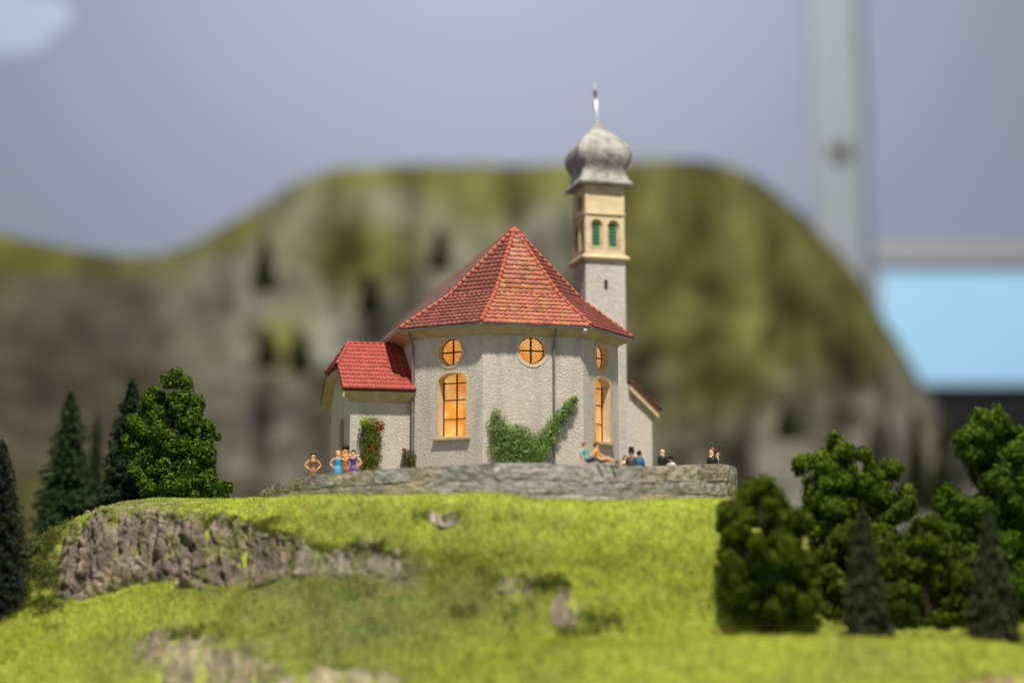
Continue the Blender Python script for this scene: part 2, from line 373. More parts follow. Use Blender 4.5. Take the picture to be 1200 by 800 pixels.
# rock outcrops: eroded faces set into the turf
def pblob(cx, cy, rx, ry): return np.clip(1.35 - ((hx - cx) / rx) ** 2 - ((hy - cy) / ry) ** 2, -1.5, 1)
def poly_mask(pts_top, pts_bot, soft):
    xs = [p[0] for p in pts_top]; top = np.interp(hx, xs, [p[1] for p in pts_top]); xb = [p[0] for p in pts_bot]; bot = np.interp(hx, xb, [p[1] for p in pts_bot])
    lo, hi = min(xs[0], xb[0]), max(xs[-1], xb[-1])
    return np.clip(np.minimum.reduce([(hy - top) / soft, (bot - hy) / soft, (hx - lo) / soft, (hi - hx) / soft]), -1.5, 1)
rockm = M('grey_brown_rock', None, 0.9, 0.2, tint=True, var=((14, (0.30, 0.26, 0.21), 0.58, 0.74), (22, (0.06, 0.052, 0.045), 0.56, 0.70)), bump=(('noise', 22, 0.7, 0.03), ('noise', 60, 0.5, 0.012)))
visible = np.zeros(hx.shape, bool); visible[int(2.7 * HS):] = True
BEI = ((0.16, 0.14, 0.09), (0.29, 0.25, 0.165))
ROCKS = [
 (poly_mask([(64, 668), (76, 636), (92, 614), (112, 603), (150, 597), (190, 600), (236, 606)], [(64, 694), (85, 702), (110, 694), (150, 684), (190, 680), (236, 688)], 10), .21, 'tall craggy grey brown cliff at the left end of the hill', 100, dict(mossy=.20, rough=1.0, solid=.9)),
 (poly_mask([(234, 612), (262, 606), (300, 618), (345, 630)], [(234, 676), (262, 684), (300, 684), (345, 668)], 9), .14, 'jagged grey rock band right beside the tall cliff', 140, dict(mossy=.30, rough=1.5, solid=.62)),
 (poly_mask([(342, 632), (400, 646), (430, 636), (476, 652)], [(342, 672), (420, 672), (476, 690)], 10), .06, 'low smooth beige grey ledge with a dark crack above the meadow', 180, dict(colours=((0.22, 0.195, 0.155), (0.31, 0.275, 0.205)), mossy=.28, rough=1.2, solid=.65)),
 (pblob(521, 605, 16, 11), .06, 'small pale stone poking through turf just below the church wall', 200, dict(colours=((0.22, 0.19, 0.15), (0.42, 0.37, 0.30)), mossy=.1, rough=1.4, solid=.9)),
 (pblob(603, 687, 24, 11), .055, 'small beige rock in a dark fold of the mid slope, upper one', 220, dict(colours=BEI, mossy=.2, rough=1.7, solid=.75)),
 (pblob(664, 714, 15, 20), .055, 'small beige rock in the mid slope, lower of the two beige rocks', 230, dict(colours=BEI, mossy=.2, rough=1.7, solid=.75)),
 (np.maximum(pblob(205, 762, 40, 20), pblob(255, 785, 60, 20)), .05, 'wide beige earthy rock patch in the lower left meadow', 240, dict(colours=((0.22, 0.185, 0.12), (0.34, 0.29, 0.18)), mossy=.24, rough=1.3, solid=.7)),
 (pblob(400, 806, 62, 20), .04, 'flat beige earth patch at the bottom edge of the meadow', 260, dict(colours=((0.34, 0.30, 0.20), (0.40, 0.35, 0.22)), mossy=.14, rough=1.0)),
 (pblob(1185, 806, 55, 14), .04, 'reddish tan earth strip at the lower right corner', 280, dict(colours=((0.42, 0.28, 0.17), (0.48, 0.36, 0.24)), mossy=.0, rough=.3)),
]
carve = np.zeros(hx.shape); lip = np.zeros(hx.shape)
for mk, amp_, *_ in ROCKS:
    mv = np.where(visible, mk, -1.5); c = np.clip(mv + .5, 0, 1.2); carve = np.maximum(carve, c * amp_ * .42)
    up_ = np.roll(c, -9, axis=0); up_[-9:] = 0                       # ground just above the face
    lip = np.maximum(lip, np.clip(up_ - c * 1.3, 0, 1) * amp_ * .30)
lip = gauss1(gauss1(lip, 2.0, 0), 2.0, 1); carve = gauss1(gauss1(carve, 1.6, 0), 2.0, 1)
H = H + Nn * (lip * (1 + .8 * fbm(H, 9, 2, 77)) - carve)[..., None] * np.array([1, 1, .6])
Nn = grid_normals(H)
bare = np.zeros(hx.shape)
def cells(Q, scale, seed):
    """faceted cells: height of a randomly tilted facet per cell, distance to the cell border, cell value"""
    q = Q * scale + 500.0; b = np.floor(q).astype(np.int64); f1 = np.full(len(q), 9.0); f2 = np.full(len(q), 9.0); h = np.zeros(len(q)); rv = np.zeros(len(q))
    for dx in (-1, 0, 1):
        for dy in (-1, 0, 1):
            for dz in (-1, 0, 1):
                cx, cy_, cz = b[:, 0] + dx, b[:, 1] + dy, b[:, 2] + dz
                R_ = [_hash(cx, cy_, cz, seed * 7 + k * 101) for k in range(7)]
                off = np.stack([q[:, 0] - cx - R_[0], q[:, 1] - cy_ - R_[1], q[:, 2] - cz - R_[2]], 1); dd = np.linalg.norm(off, axis=1)
                hh = (R_[3] - .5) * 1.1 + off[:, 0] * (R_[4] - .5) * 2.4 + off[:, 2] * (R_[5] - .5) * 1.6
                n1 = dd < f1; f2 = np.where(n1, f1, np.minimum(f2, dd)); h = np.where(n1, hh, h); rv = np.where(n1, R_[6], rv); f1 = np.where(n1, dd, f1)
    return h, f2 - f1, rv
def biggest(Fq, nv):
    """faces of the largest connected piece"""
    lab = np.arange(nv)
    while True:
        m_ = lab[Fq].min(1); new = lab.copy(); np.minimum.at(new, Fq.ravel(), np.repeat(m_, 4)); new = new[new]
        if (new == lab).all(): break
        lab = new
    v, c = np.unique(lab[Fq[:, 0]], return_counts=True); return Fq[lab[Fq[:, 0]] == v[c.argmax()]]
def outcrop(mask, amp_, label, seed, strata=(2.5, 1.0, .45), colours=((0.15, 0.125, 0.10), (0.30, 0.245, 0.175)), mossy=.25, rough=.6, solid=1.0, gap=0.0):
    global bare
    P = H * np.array(strata)
    mk = np.clip(mask * solid - gap + (rough * fbm(H, 5.5, 4, seed + 11) + .25 * fbm(H, 14, 2, seed + 12)) * np.clip(mask * 1.2 + 1.0, 0, 1), -1.5, 1); mk = np.where(visible, mk, -1.5)
    sel = mk > -1.3; Q = P[sel] + .04 * np.stack([vnoise(P[sel], 9, seed + k) for k in range(3)], -1)
    c1_, g1, r1 = cells(Q, 2.5, seed); c2_, g2, r2 = cells(Q * np.array([1.1, 1, 1.5]), 6.5, seed + 1)
    slab = np.zeros_like(mk); slab[sel] = c1_ * 1.0 + c2_ * .42 - np.exp(-g1 * 26) * .55 - np.exp(-g2 * 22) * .12
    slab = slab + fbm(P, 14, 4, seed + 5) * .10
    w_ = np.clip(mk + .75, 0, 1)
    d = amp_ * (.42 * np.clip(mk * 2.0 + .55, -1, 1) + slab * .55 * w_) - .004 - .05 * np.clip(-mk - .25, 0, 1)
    keep = mk > -.95
    jit = np.stack([fbm(P, 7, 2, seed + 70) * .008, np.zeros_like(d), fbm(P, 7, 2, seed + 80) * .008], -1)
    V = H + (Nn * .75 + np.array([0, -.3, 0])) * d[..., None] + jit
    v = fbm(P, 4, 4, seed + 3)
    a, b = np.array(colours[0]), np.array(colours[1]); k = np.clip(v * 1.6 + .25, 0, 1)[..., None]
    C = a * (1 - k) + b * k; C = C * (1 + .75 * fbm(H * np.array([3.0, 1, .5]), 7, 4, seed + 4)[..., None])
    och = np.clip((vnoise(P, 6, seed + 6) - .45) * 4, 0, 1)[..., None]; C = C * (1 - .6 * och) + np.array([.40, .29, .15]) * .6 * och
    mo = np.clip((fbm(H * np.array([2.4, 1, .6]), 4.5, 3, seed + 7) - .42 + mossy) * 5, 0, 1)[..., None] * .8
    ed = np.clip(.55 - mk * 1.1 + .9 * fbm(H, 9, 3, seed + 21), 0, 1)[..., None] * .85; mo = np.maximum(mo, ed); C = C * .86
    C = C * (1 - mo) + np.array([.125, .145, .028]) * (1 + .5 * fbm(H, 18, 2, seed + 22)[..., None]) * mo
    V, Fq, C = compact(V.reshape(-1, 3), grid_faces(*hx.shape, keep), C.reshape(-1, 3)); Fq = biggest(Fq, len(V)); V, Fq, C = compact(V, Fq, C)
    o = link('rock_outcrop', np_mesh('rock_outcrop', V, Fq, np.clip(C, .01, .9), False), rockm)
    tag(o, label, 'rock', 'rock outcrops in the grassy hillside')
    bare = np.maximum(bare, np.clip(mk * 2.0 + .35 - 1.6 * np.clip(fbm(H * np.array([2.2, 1, .7]), 5, 3, seed + 90) - .12, 0, 1), 0, 1))
for mk_, am_, lb_, sd_, kw_ in ROCKS: outcrop(mk_, am_, lb_, sd_, **kw_)

# turf colour: bright yellow green flock with duller and mossy areas
def grass_colour(P, px, py):
    n1 = fbm(P, 1.1, 3, 50); n2 = fbm(P, 6.5, 4, 60); n3 = fbm(P, 22, 2, 64)
    bright = np.array([0.395, 0.455, 0.066]); dull = np.array([0.235, 0.285, 0.085]); dust = np.array([0.27, 0.255, 0.165]); yel = np.array([0.49, 0.48, 0.07]); dark = np.array([0.06, 0.072, 0.02])
    def B(cx, cy, rx, ry): return np.exp(-(((px - cx) / rx) ** 2 + ((py - cy) / ry) ** 2))
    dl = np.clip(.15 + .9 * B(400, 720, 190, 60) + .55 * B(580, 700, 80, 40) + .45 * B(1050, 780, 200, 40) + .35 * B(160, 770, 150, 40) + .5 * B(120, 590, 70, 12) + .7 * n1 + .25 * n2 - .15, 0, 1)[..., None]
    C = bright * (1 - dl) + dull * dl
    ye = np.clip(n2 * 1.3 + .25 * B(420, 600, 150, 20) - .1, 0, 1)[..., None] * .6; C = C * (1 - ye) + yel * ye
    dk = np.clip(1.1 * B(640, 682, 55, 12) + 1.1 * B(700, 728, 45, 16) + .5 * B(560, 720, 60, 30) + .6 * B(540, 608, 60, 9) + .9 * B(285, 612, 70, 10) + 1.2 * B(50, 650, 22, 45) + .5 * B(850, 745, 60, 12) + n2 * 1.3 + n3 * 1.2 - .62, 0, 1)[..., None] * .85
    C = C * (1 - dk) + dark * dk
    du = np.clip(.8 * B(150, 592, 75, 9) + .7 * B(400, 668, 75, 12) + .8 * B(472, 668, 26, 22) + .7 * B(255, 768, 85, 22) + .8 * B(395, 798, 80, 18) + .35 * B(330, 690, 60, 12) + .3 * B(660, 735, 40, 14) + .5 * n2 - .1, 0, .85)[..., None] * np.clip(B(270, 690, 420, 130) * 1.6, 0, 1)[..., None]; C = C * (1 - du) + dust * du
    return C * (1 + .35 * n3[..., None] + .15 * n2[..., None])
turf_m = M('mossy_turf', (0.85, 0.85, 0.85), 0.95, 0.1, tint=True, bump=(('noise', 40, 0.8, 0.03),))
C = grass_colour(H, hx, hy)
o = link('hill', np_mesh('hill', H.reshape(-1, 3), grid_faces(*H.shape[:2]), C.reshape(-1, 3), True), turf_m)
tag(o, 'bright green grassy hill the church stands on', kind='structure')

# grass: short flock blades over the visible turf
n = 520000
ri = rng.uniform(2.75 * HS, 9.9 * HS, n); ci = rng.uniform(20, 735, n)
i0 = ri.astype(int); j0 = ci.astype(int); fi = (ri - i0)[:, None]; fj = (ci - j0)[:, None]
def samp(A):
    if A.ndim == 2: A = A[..., None]
    return (A[i0, j0] * (1 - fi) + A[i0 + 1, j0] * fi) * (1 - fj) + (A[i0, j0 + 1] * (1 - fi) + A[i0 + 1, j0 + 1] * fi) * fj
P = samp(H); Nb = samp(Nn); bb = samp(bare)[:, 0]; gx, gy = proj(P)
keep = (rng.uniform(0, 1, n) > np.clip(bb * 1.15, 0, .97)) & (gx > -40) & (gx < 1240) & (gy < 840)
P, Nb, gx, gy, bb = P[keep], Nb[keep], gx[keep], gy[keep], bb[keep]; n = len(P)
dr = Nb * .75 + np.array([0, 0, .45]) + rng.normal(0, .42, (n, 3)); dr /= np.linalg.norm(dr, axis=1, keepdims=True)
ln = (0.010 + 0.017 * rng.uniform(0, 1, n) ** 2)[:, None] * (1 + .5 * np.clip(vnoise(P, 5, 90), 0, 1))[:, None]
sd = np.cross(dr, rng.normal(0, 1, (n, 3))); sd /= np.linalg.norm(sd, axis=1, keepdims=True); wv = (0.0032 + .003 * rng.uniform(0, 1, n))[:, None]
V = np.stack([P - sd * wv - Nb * .004, P + sd * wv - Nb * .004, P + dr * ln], 1).reshape(-1, 3)
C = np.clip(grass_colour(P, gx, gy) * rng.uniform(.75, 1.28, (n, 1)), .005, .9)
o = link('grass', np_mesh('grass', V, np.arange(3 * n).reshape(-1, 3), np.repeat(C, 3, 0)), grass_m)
tag(o, 'short bright yellow green grass covering the hillside', 'grass', kind='stuff')

# darker moss and bramble tufts along the rock edges and folds of the slope
n = 260000
ri = rng.uniform(2.75 * HS, 9.5 * HS, n); ci = rng.uniform(20, 735, n)
i0 = ri.astype(int); j0 = ci.astype(int); fi = (ri - i0)[:, None]; fj = (ci - j0)[:, None]
P = samp(H); Nb = samp(Nn); gx, gy = proj(P)
def Bq(cx, cy, rx, ry): return np.exp(-(((gx - cx) / rx) ** 2 + ((gy - cy) / ry) ** 2))
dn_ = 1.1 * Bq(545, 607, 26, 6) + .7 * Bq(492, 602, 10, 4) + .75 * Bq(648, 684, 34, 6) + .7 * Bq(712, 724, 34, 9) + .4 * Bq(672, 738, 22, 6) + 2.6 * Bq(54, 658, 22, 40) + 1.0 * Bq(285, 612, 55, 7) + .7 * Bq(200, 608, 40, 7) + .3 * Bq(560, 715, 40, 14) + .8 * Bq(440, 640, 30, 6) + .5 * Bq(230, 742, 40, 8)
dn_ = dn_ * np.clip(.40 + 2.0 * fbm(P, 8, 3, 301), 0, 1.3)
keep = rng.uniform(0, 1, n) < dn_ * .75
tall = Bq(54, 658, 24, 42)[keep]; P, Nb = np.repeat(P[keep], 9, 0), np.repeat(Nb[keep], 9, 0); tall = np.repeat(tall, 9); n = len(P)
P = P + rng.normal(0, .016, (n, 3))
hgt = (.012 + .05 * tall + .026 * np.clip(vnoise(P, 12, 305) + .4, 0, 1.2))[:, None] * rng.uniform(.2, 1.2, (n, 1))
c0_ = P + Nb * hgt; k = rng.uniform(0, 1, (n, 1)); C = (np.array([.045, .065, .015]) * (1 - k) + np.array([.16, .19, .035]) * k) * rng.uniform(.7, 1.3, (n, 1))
dr = rng.normal(0, 1, (n, 3)); dr /= np.linalg.norm(dr, axis=1, keepdims=True); sd = np.cross(dr, rng.normal(0, 1, (n, 3))); sd /= np.linalg.norm(sd, axis=1, keepdims=True)
V = np.stack([c0_ - dr * .012 - sd * .004, c0_ - dr * .012 + sd * .004, c0_ + dr * .014], 1).reshape(-1, 3)
o = link('moss', np_mesh('moss', V, np.arange(3 * n).reshape(-1, 3), np.repeat(C, 3, 0)), grass_m)
tag(o, 'dark green moss tufts along the rock edges and folds of the slope', 'moss', kind='stuff')

# ------------------------------------------------------------------ terrace floor and its curved stone wall
FLOOR = 0.60
path = [(301, .9, 577, 600), (312, .2, 571, 600), (330, -.35, 564, 600), (362, -.85, 556, 600), (402, -1.18, 553, 600), (450, -1.45, 549, 600), (505, -1.65, 546, 598), (560, -1.78, 543, 597), (610, -1.83, 541, 600), (660, -1.82, 542, 604),
        (710, -1.74, 544, 604), (755, -1.58, 546, 602), (795, -1.34, 545, 602), (830, -1.0, 543, 602), (851, -.62, 543, 602), (861, -.25, 545, 602), (867, .05, 551, 602)]
PT = [at(px, pt, Y) for px, Y, pt, pb in path]; PB = [at(px, pb, Y) for px, Y, pt, pb in path]
PT += [PT[-1] + Vector((-.06, .8, 0)), PT[-1] + Vector((-.3, 1.8, 0))]; PB += [PB[-1] + Vector((-.06, .8, 0)), PB[-1] + Vector((-.3, 1.8, 0))]
A = np.array([(p.x, p.y, p.z, q.z) for p, q in zip(PT, PB)])
seg = np.r_[0, np.cumsum(np.hypot(np.diff(A[:, 0]), np.diff(A[:, 1])))]
S = np.linspace(0, seg[-1], 260); A = np.stack([np.interp(S, seg, A[:, k]) for k in range(4)], 1)
A = gauss1(A, 6, 0); LEN = seg[-1]
def wall_at(s):
    x, y, zt, zb = [float(np.interp(s, S, A[:, k])) for k in range(4)]
    e = .02; dx = float(np.interp(s + e, S, A[:, 0]) - np.interp(s - e, S, A[:, 0])); dy = float(np.interp(s + e, S, A[:, 1]) - np.interp(s - e, S, A[:, 1]))
    l = math.hypot(dx, dy) or 1; return x, y, zt, zb, dy / l, -dx / l          # outward normal
poly = [(float(a[0]), float(a[1])) for a in A[::4]]
fl = MB().add([(x, y, FLOOR) for x, y in poly] + [(.6, 6.6, FLOOR), (-3.6, 6.6, FLOOR)], [tuple(range(len(poly) + 2))])
tag(fl.build('terrace_floor', M('terrace_gravel', (0.30, 0.28, 0.25), .95, .1, var=((8, (0.22, 0.2, 0.17), .4, .7),), bump=(('noise', 50, .5, .02),))), 'gravel terrace floor around the church', kind='structure')

slate = dict(rough=.85, spec=.25)
st_mats = [M('slate_stone_grey', (0.38, 0.365, 0.34), **slate, objrand=.18, var=((9, (0.21, 0.21, 0.21), .45, .62, 5, (1, 1, 3)), (16, (0.52, 0.49, 0.44), .58, .72, 5, (1, 1, 2)), (6, (0.34, 0.29, 0.22), .60, .80)), bump=(('noise', 10, .8, .05), ('noise', 38, .6, .018))),
           M('slate_stone_tan', (0.40, 0.35, 0.275), **slate, objrand=.18, var=((8, (0.22, 0.20, 0.18), .45, .62, 5, (1, 1, 3)), (18, (0.52, 0.46, 0.36), .56, .72), (5, (0.17, 0.16, 0.09), .64, .82)), bump=(('noise', 10, .8, .05), ('noise', 38, .6, .018)))]
tw = thing('terrace_wall', 'low curved grey slate retaining wall around the church terrace', 'stone wall', (0, -1.83, .5))
tw_off = Vector((0, -1.83, .5)); TH = .14
cr = MB(); R = []
for s in np.linspace(0.02, LEN - .02, 150):
    x, y, zt, zb, nx, ny = wall_at(s); o_ = .012
    R.append([Vector((x - nx * o_, y - ny * o_, zb - .15)) - tw_off, Vector((x - nx * o_, y - ny * o_, zt - .02)) - tw_off, Vector((x - nx * (TH - .01), y - ny * (TH - .01), zt - .02)) - tw_off, Vector((x - nx * (TH - .01), y - ny * (TH - .01), zb - .15)) - tw_off])
cr.rings(R).build('core', M('mortar', (0.16, 0.15, 0.135), .95), tw)
def stone(s0, s1, f0, f1, depth0, proud, mt):
    nu, nvv = 4, 3; V = []
    ja = [random.uniform(-.010, .010) for _ in range(4)]
    for layer in range(2):
        for j in range(nvv):
            for i in range(nu):
                u = i / (nu - 1); v = j / (nvv - 1)
                s = s0 + .001 + (s1 - s0 - .002) * u; x, y, zt, zb, nx, ny = wall_at(s)
                e = ja[0] * (1 - u) + ja[1] * u if j == 0 else (ja[2] * (1 - u) + ja[3] * u if j == nvv - 1 and f1 < .99 else 0)
                z = zb + (zt - zb) * (f0 + (f1 - f0) * v) + e * 1.1 + (.001 if j == 0 else -.001)
                if layer == 0:
                    edge = (i in (0, nu - 1)) + (j in (0, nvv - 1))
                    d = proud * random.uniform(.2, 1.3) - (.004 if edge == 1 else .007 if edge == 2 else 0)
                    if j == nvv - 1 and f1 > .99: z -= random.uniform(0, .008)
                    z += random.uniform(-.003, .003)
                else: d = -depth0
                V.append(Vector((x + nx * d, y + ny * d, z)) - tw_off)
    Fs = []; n_ = nu * nvv
    for L_ in range(2):
        for j in range(nvv - 1):
            for i in range(nu - 1):
                a = L_ * n_ + j * nu + i; Fs.append((a, a + 1, a + nu + 1, a + nu) if L_ == 0 else (a, a + nu, a + nu + 1, a + 1))
    rim = [i for i in range(nu)] + [j * nu + nu - 1 for j in range(1, nvv)] + [(nvv - 1) * nu + i for i in range(nu - 2, -1, -1)] + [j * nu for j in range(nvv - 2, 0, -1)]
    for k in range(len(rim)): a, b = rim[k], rim[(k + 1) % len(rim)]; Fs.append((a, a + n_, b + n_, b))
    MB().add(V, Fs).build('stone', mt, tw, smooth=False)
for f0, f1, lo, hi, coping in ((-.30, .12, .3, .7, False), (.12, .40, .2, .7, False), (.40, .66, .15, .55, False), (.66, 1.0, .2, .6, True)):
    s = 0.0
    while s < LEN - .9:
        l = random.uniform(lo, hi); px = float(proj(np.array([wall_at(s)[0], wall_at(s)[1], .7]))[0])
        tan = random.random() < (.65 if coping and (350 < px < 480 or px > 690) else .12 if not coping else .25)
        stone(s, s + l, f0, f1, TH - .002 if coping else .03,   .009 if not coping else .013, st_mats[1 if tan else 0]); s += l

# ------------------------------------------------------------------ the church (local units: hundredths)
U = 0.01
ch = thing('church', 'grey roughcast church with red tiled roof and onion domed bell tower', 'church', (0.03, 0, FLOOR), math.radians(15))
B0 = -(FLOOR / U)                                  # heights below are measured from camera level
def mb(): return MB()
def part(m_, name, mt, parent=None, smooth=False):
    m_.v = [(x, y, z + B0) for x, y, z in m_.v]
    return m_.build(name, mt, parent or ch, U, smooth)

EAVE, APEX, NAVE_END = 246.0, 374.0, 560.0
eave = [(-141, NAVE_END), (-141, -18), (-64, -95), (64, -95), (141, -18), (141, NAVE_END)]
wallp = [(-123, NAVE_END - 8), (-123, -17.6), (-58.6, -82), (58.6, -82), (123, -17.6), (123, NAVE_END - 8)]
WT = 240.0; WB = 58.0
def arch_pts(cx, z0, z1, w, rise, n=10):
    p = [(cx - w, z0), (cx + w, z0)]
    for k in range(n + 1):
        a = math.pi * k / n; p.append((cx + w * math.cos(a), z1 - rise + rise * math.sin(a)))
    return p
def circ_pts(cx, cz, r, n=24): return [(cx + r * math.cos(2 * math.pi * k / n), cz + r * math.sin(2 * math.pi * k / n)) for k in range(n)]
def frame2d(p, q):
    p = Vector((p[0], p[1], 0)); q = Vector((q[0], q[1], 0)); d = (q - p); L_ = d.length; d.normalize(); nrm = Vector((d.y, -d.x, 0))
    return lambda u, z, out=0.0: p + d * u + nrm * out + Vector((0, 0, z)), L_
def wall_facet(p, q, z0, z1, holes, name='wall', mt=stucco, thick=13.0, gable=None):
    T, L_ = frame2d(p, q)
    outer = [(0, z0), (L_, z0), (L_, z1), (0, z1)] if gable is None else gable(L_)
    loops = [outer] + holes; flat = [pt for lp in loops for pt in lp]
    tris = geometry.tessellate_polygon([[Vector((a, b, 0)) for a, b in lp] for lp in loops])
    m_ = mb(); m_.add([T(u, z) for u, z in flat], [tuple(t_) for t_ in tris]); mi = lambda u: thick if u < 1e-4 else L_ - thick if u > L_ - 1e-4 else u
    m_.add([T(mi(u), z, -thick) for u, z in flat], [tuple(reversed(t_)) for t_ in tris])
    for lp in loops:
        n_ = len(lp); m_.add([T(u, z) for u, z in lp] + [T(mi(u), z, -thick) for u, z in lp], [(k, (k + 1) % n_, n_ + (k + 1) % n_, n_ + k) for k in range(n_)])
    return part(m_, name, mt), T, L_
def fill_loop(T, lp, out, name, mt, parent):
    m_ = mb(); tris = geometry.tessellate_polygon([[Vector((a, b, 0)) for a, b in lp]])
    m_.add([T(u, z, out) for u, z in lp], [tuple(t_) for t_ in tris])
    me_o = part(m_, name, mt, parent); me = me_o.data; uvl = me.uv_layers.new(name='UVMap')
    for l in me.loops: uvl.data[l.index].uv = lp[l.vertex_index]
    return me_o
def window(T, kind, cx, z0, z1, w):
    """casing with deep reveal, lit lattice pane, glazing bars and sill"""
    if kind == 'round':
        cz = (z0 + z1) / 2; r = (z1 - z0) / 2; hole = circ_pts(cx, cz, r); out_lp = circ_pts(cx, cz, r + 3.6); inn = circ_pts(cx, cz, r - .8); dp = -8.0
    else:
        hole = arch_pts(cx, z0, z1, w, w * .5); out_lp = arch_pts(cx, z0 - 1, z1 + 2.2, w + 2.2, (w + 2.2) * .5); inn = arch_pts(cx, z0 + .5, z1 - .8, w - .8, (w - .8) * .5); dp = -10.5
    n_ = len(hole); m_ = mb(); g = .6
    # casing: band proud of the wall, then splayed reveal back to the pane
    hl = [(cx + (u - cx) * .985, z) for u, z in hole]
    m_.rings([[T(u, z, -.5) for u, z in out_lp], [T(u, z, g) for u, z in out_lp], [T(u, z, g) for u, z in hl], [T(u, z, dp) for u, z in inn]], caps=False)
    wn = part(m_, 'window', cream)
    fill_loop(T, inn, dp + .1, 'pane', pane_m, wn)
    bars = mb()
    def bar(u0, z0_, u1, z1_, t_=.75): 
        a, b = T(u0, z0_, dp + .5), T(u1, z1_, dp + .5); bars.tube([a, b], t_ * 1.25, 6)
    if kind == 'round':
        bar(cx, cz - r + 1, cx, cz + r - 1, 1.0); bar(cx - r + 1, cz, cx + r - 1, cz)
    else:
        wi = w - 1; bar(cx, z0 + 1, cx, z1 - 1, .85); hh = z1 - 1 - z0
        for k in (.29, .59, .86): bar(cx - wi, z0 + hh * k, cx + wi, z0 + hh * k, .6)
        for sd_ in (-1, 1): bar(cx + sd_ * (wi - .5), z0 + 1, cx + sd_ * (wi - .5), z1 - 8)
    part(bars, 'glazing_bar', brown, wn)
    if kind == 'round':
        rim = mb(); rr = r - 1.2; rim.tube([T(cx + rr * math.cos(2 * math.pi * k / 24), cz + rr * math.sin(2 * math.pi * k / 24), dp + .5) for k in range(25)], .6, 5, caps=False); part(rim, 'frame', brown, wn)
    else:
        s_ = mb(); P8 = [T(cx - w - 5, z0 - 4, -1), T(cx + w + 5, z0 - 4, -1), T(cx + w + 5, z0 - 4, 4.0), T(cx - w - 5, z0 - 4, 4.0)]
        P8 += [T(cx - w - 5, z0 - .8, -1), T(cx + w + 5, z0 - .8, -1), T(cx + w + 5, z0 - 1.8, 4.0), T(cx - w - 5, z0 - 1.8, 4.0)]
        s_.hexa(P8); part(s_, 'sill', cornice_m, wn)
    return hole
# holes first, walls round them
Tl, Ll = frame2d(wallp[1], wallp[2]); Tf, Lf = frame2d(wallp[2], wallp[3]); Tr, Lr = frame2d(wallp[3], wallp[4])
hl1 = window(Tl, 'round', 47.5, 202, 234, 0); hl2 = window(Tl, 'arch', 51, 122, 194, 19)
hf1 = window(Tf, 'round', 57.5, 203, 235, 0)
hr1 = window(Tr, 'round', 47, 202, 234, 0); hr2 = window(Tr, 'arch', 49, 120, 194, 19)
wall_facet(wallp[1], wallp[2], WB, WT, [hl1, hl2]); wall_facet(wallp[2], wallp[3], WB, WT, [hf1]); wall_facet(wallp[3], wallp[4], WB, WT, [hr1, hr2])
wall_facet(wallp[0], wallp[1], WB, WT, []); wall_facet(wallp[4], wallp[5], WB, WT, [])
wall_facet(wallp[5], wallp[0], WB, WT, [], gable=lambda L_: [(0, WB), (L_, WB), (L_, WT), (L_ / 2, APEX - 8), (0, WT)])

# coved cornice under the eaves, gutters
def offset_poly(poly, ref, k): return [(a[0] + (b[0] - a[0]) * k, a[1] + (b[1] - a[1]) * k) for a, b in zip(poly, ref)]
cv = mb(); prof = [(-.02, 234.5), (.05, 234.5), (.06, 236.5), (.14, 237), (.34, 239), (.62, 241.6), (.90, 242.8), (.93, 244.2), (-.02, 244.2)]
Rr = [[(x, y, z) for (x, y) in offset_poly(wallp, eave, k)] for k, z in prof]
n_ = len(wallp)
for i in range(len(prof)):
    a, b = Rr[i], Rr[(i + 1) % len(prof)]
    cv.add([*a, *b], [(k, k + 1, n_ + k + 1, n_ + k) for k in range(n_ - 1)])
part(cv, 'cornice', cornice_m)
for k in range(len(eave) - 1):
    m_ = mb(); a, b = eave[k], eave[k + 1]; m_.tube([(*a, EAVE - .8), (*b, EAVE - .8)], 2.0, 8); part(m_, 'gutter', gutter_m)
m_ = mb(); x = 86 - 59
for (tx, ux, zt) in ((Tf, 82, 243), (Tl, -1.5, 243)):
    m_ = mb(); m_.tube([tx(ux, zt, 11), tx(ux, zt - 9, 6), tx(ux, zt - 15, 2.2), tx(ux, WB, 2.2)], 1.5, 8); part(m_, 'downpipe', pipe_m)
m_ = mb(); m_.tube([Tf(113, 241.5, 13.5), Tf(117, 241.5, 13.0)], 2.6, 8); part(m_, 'gutter_bracket', metal_m)

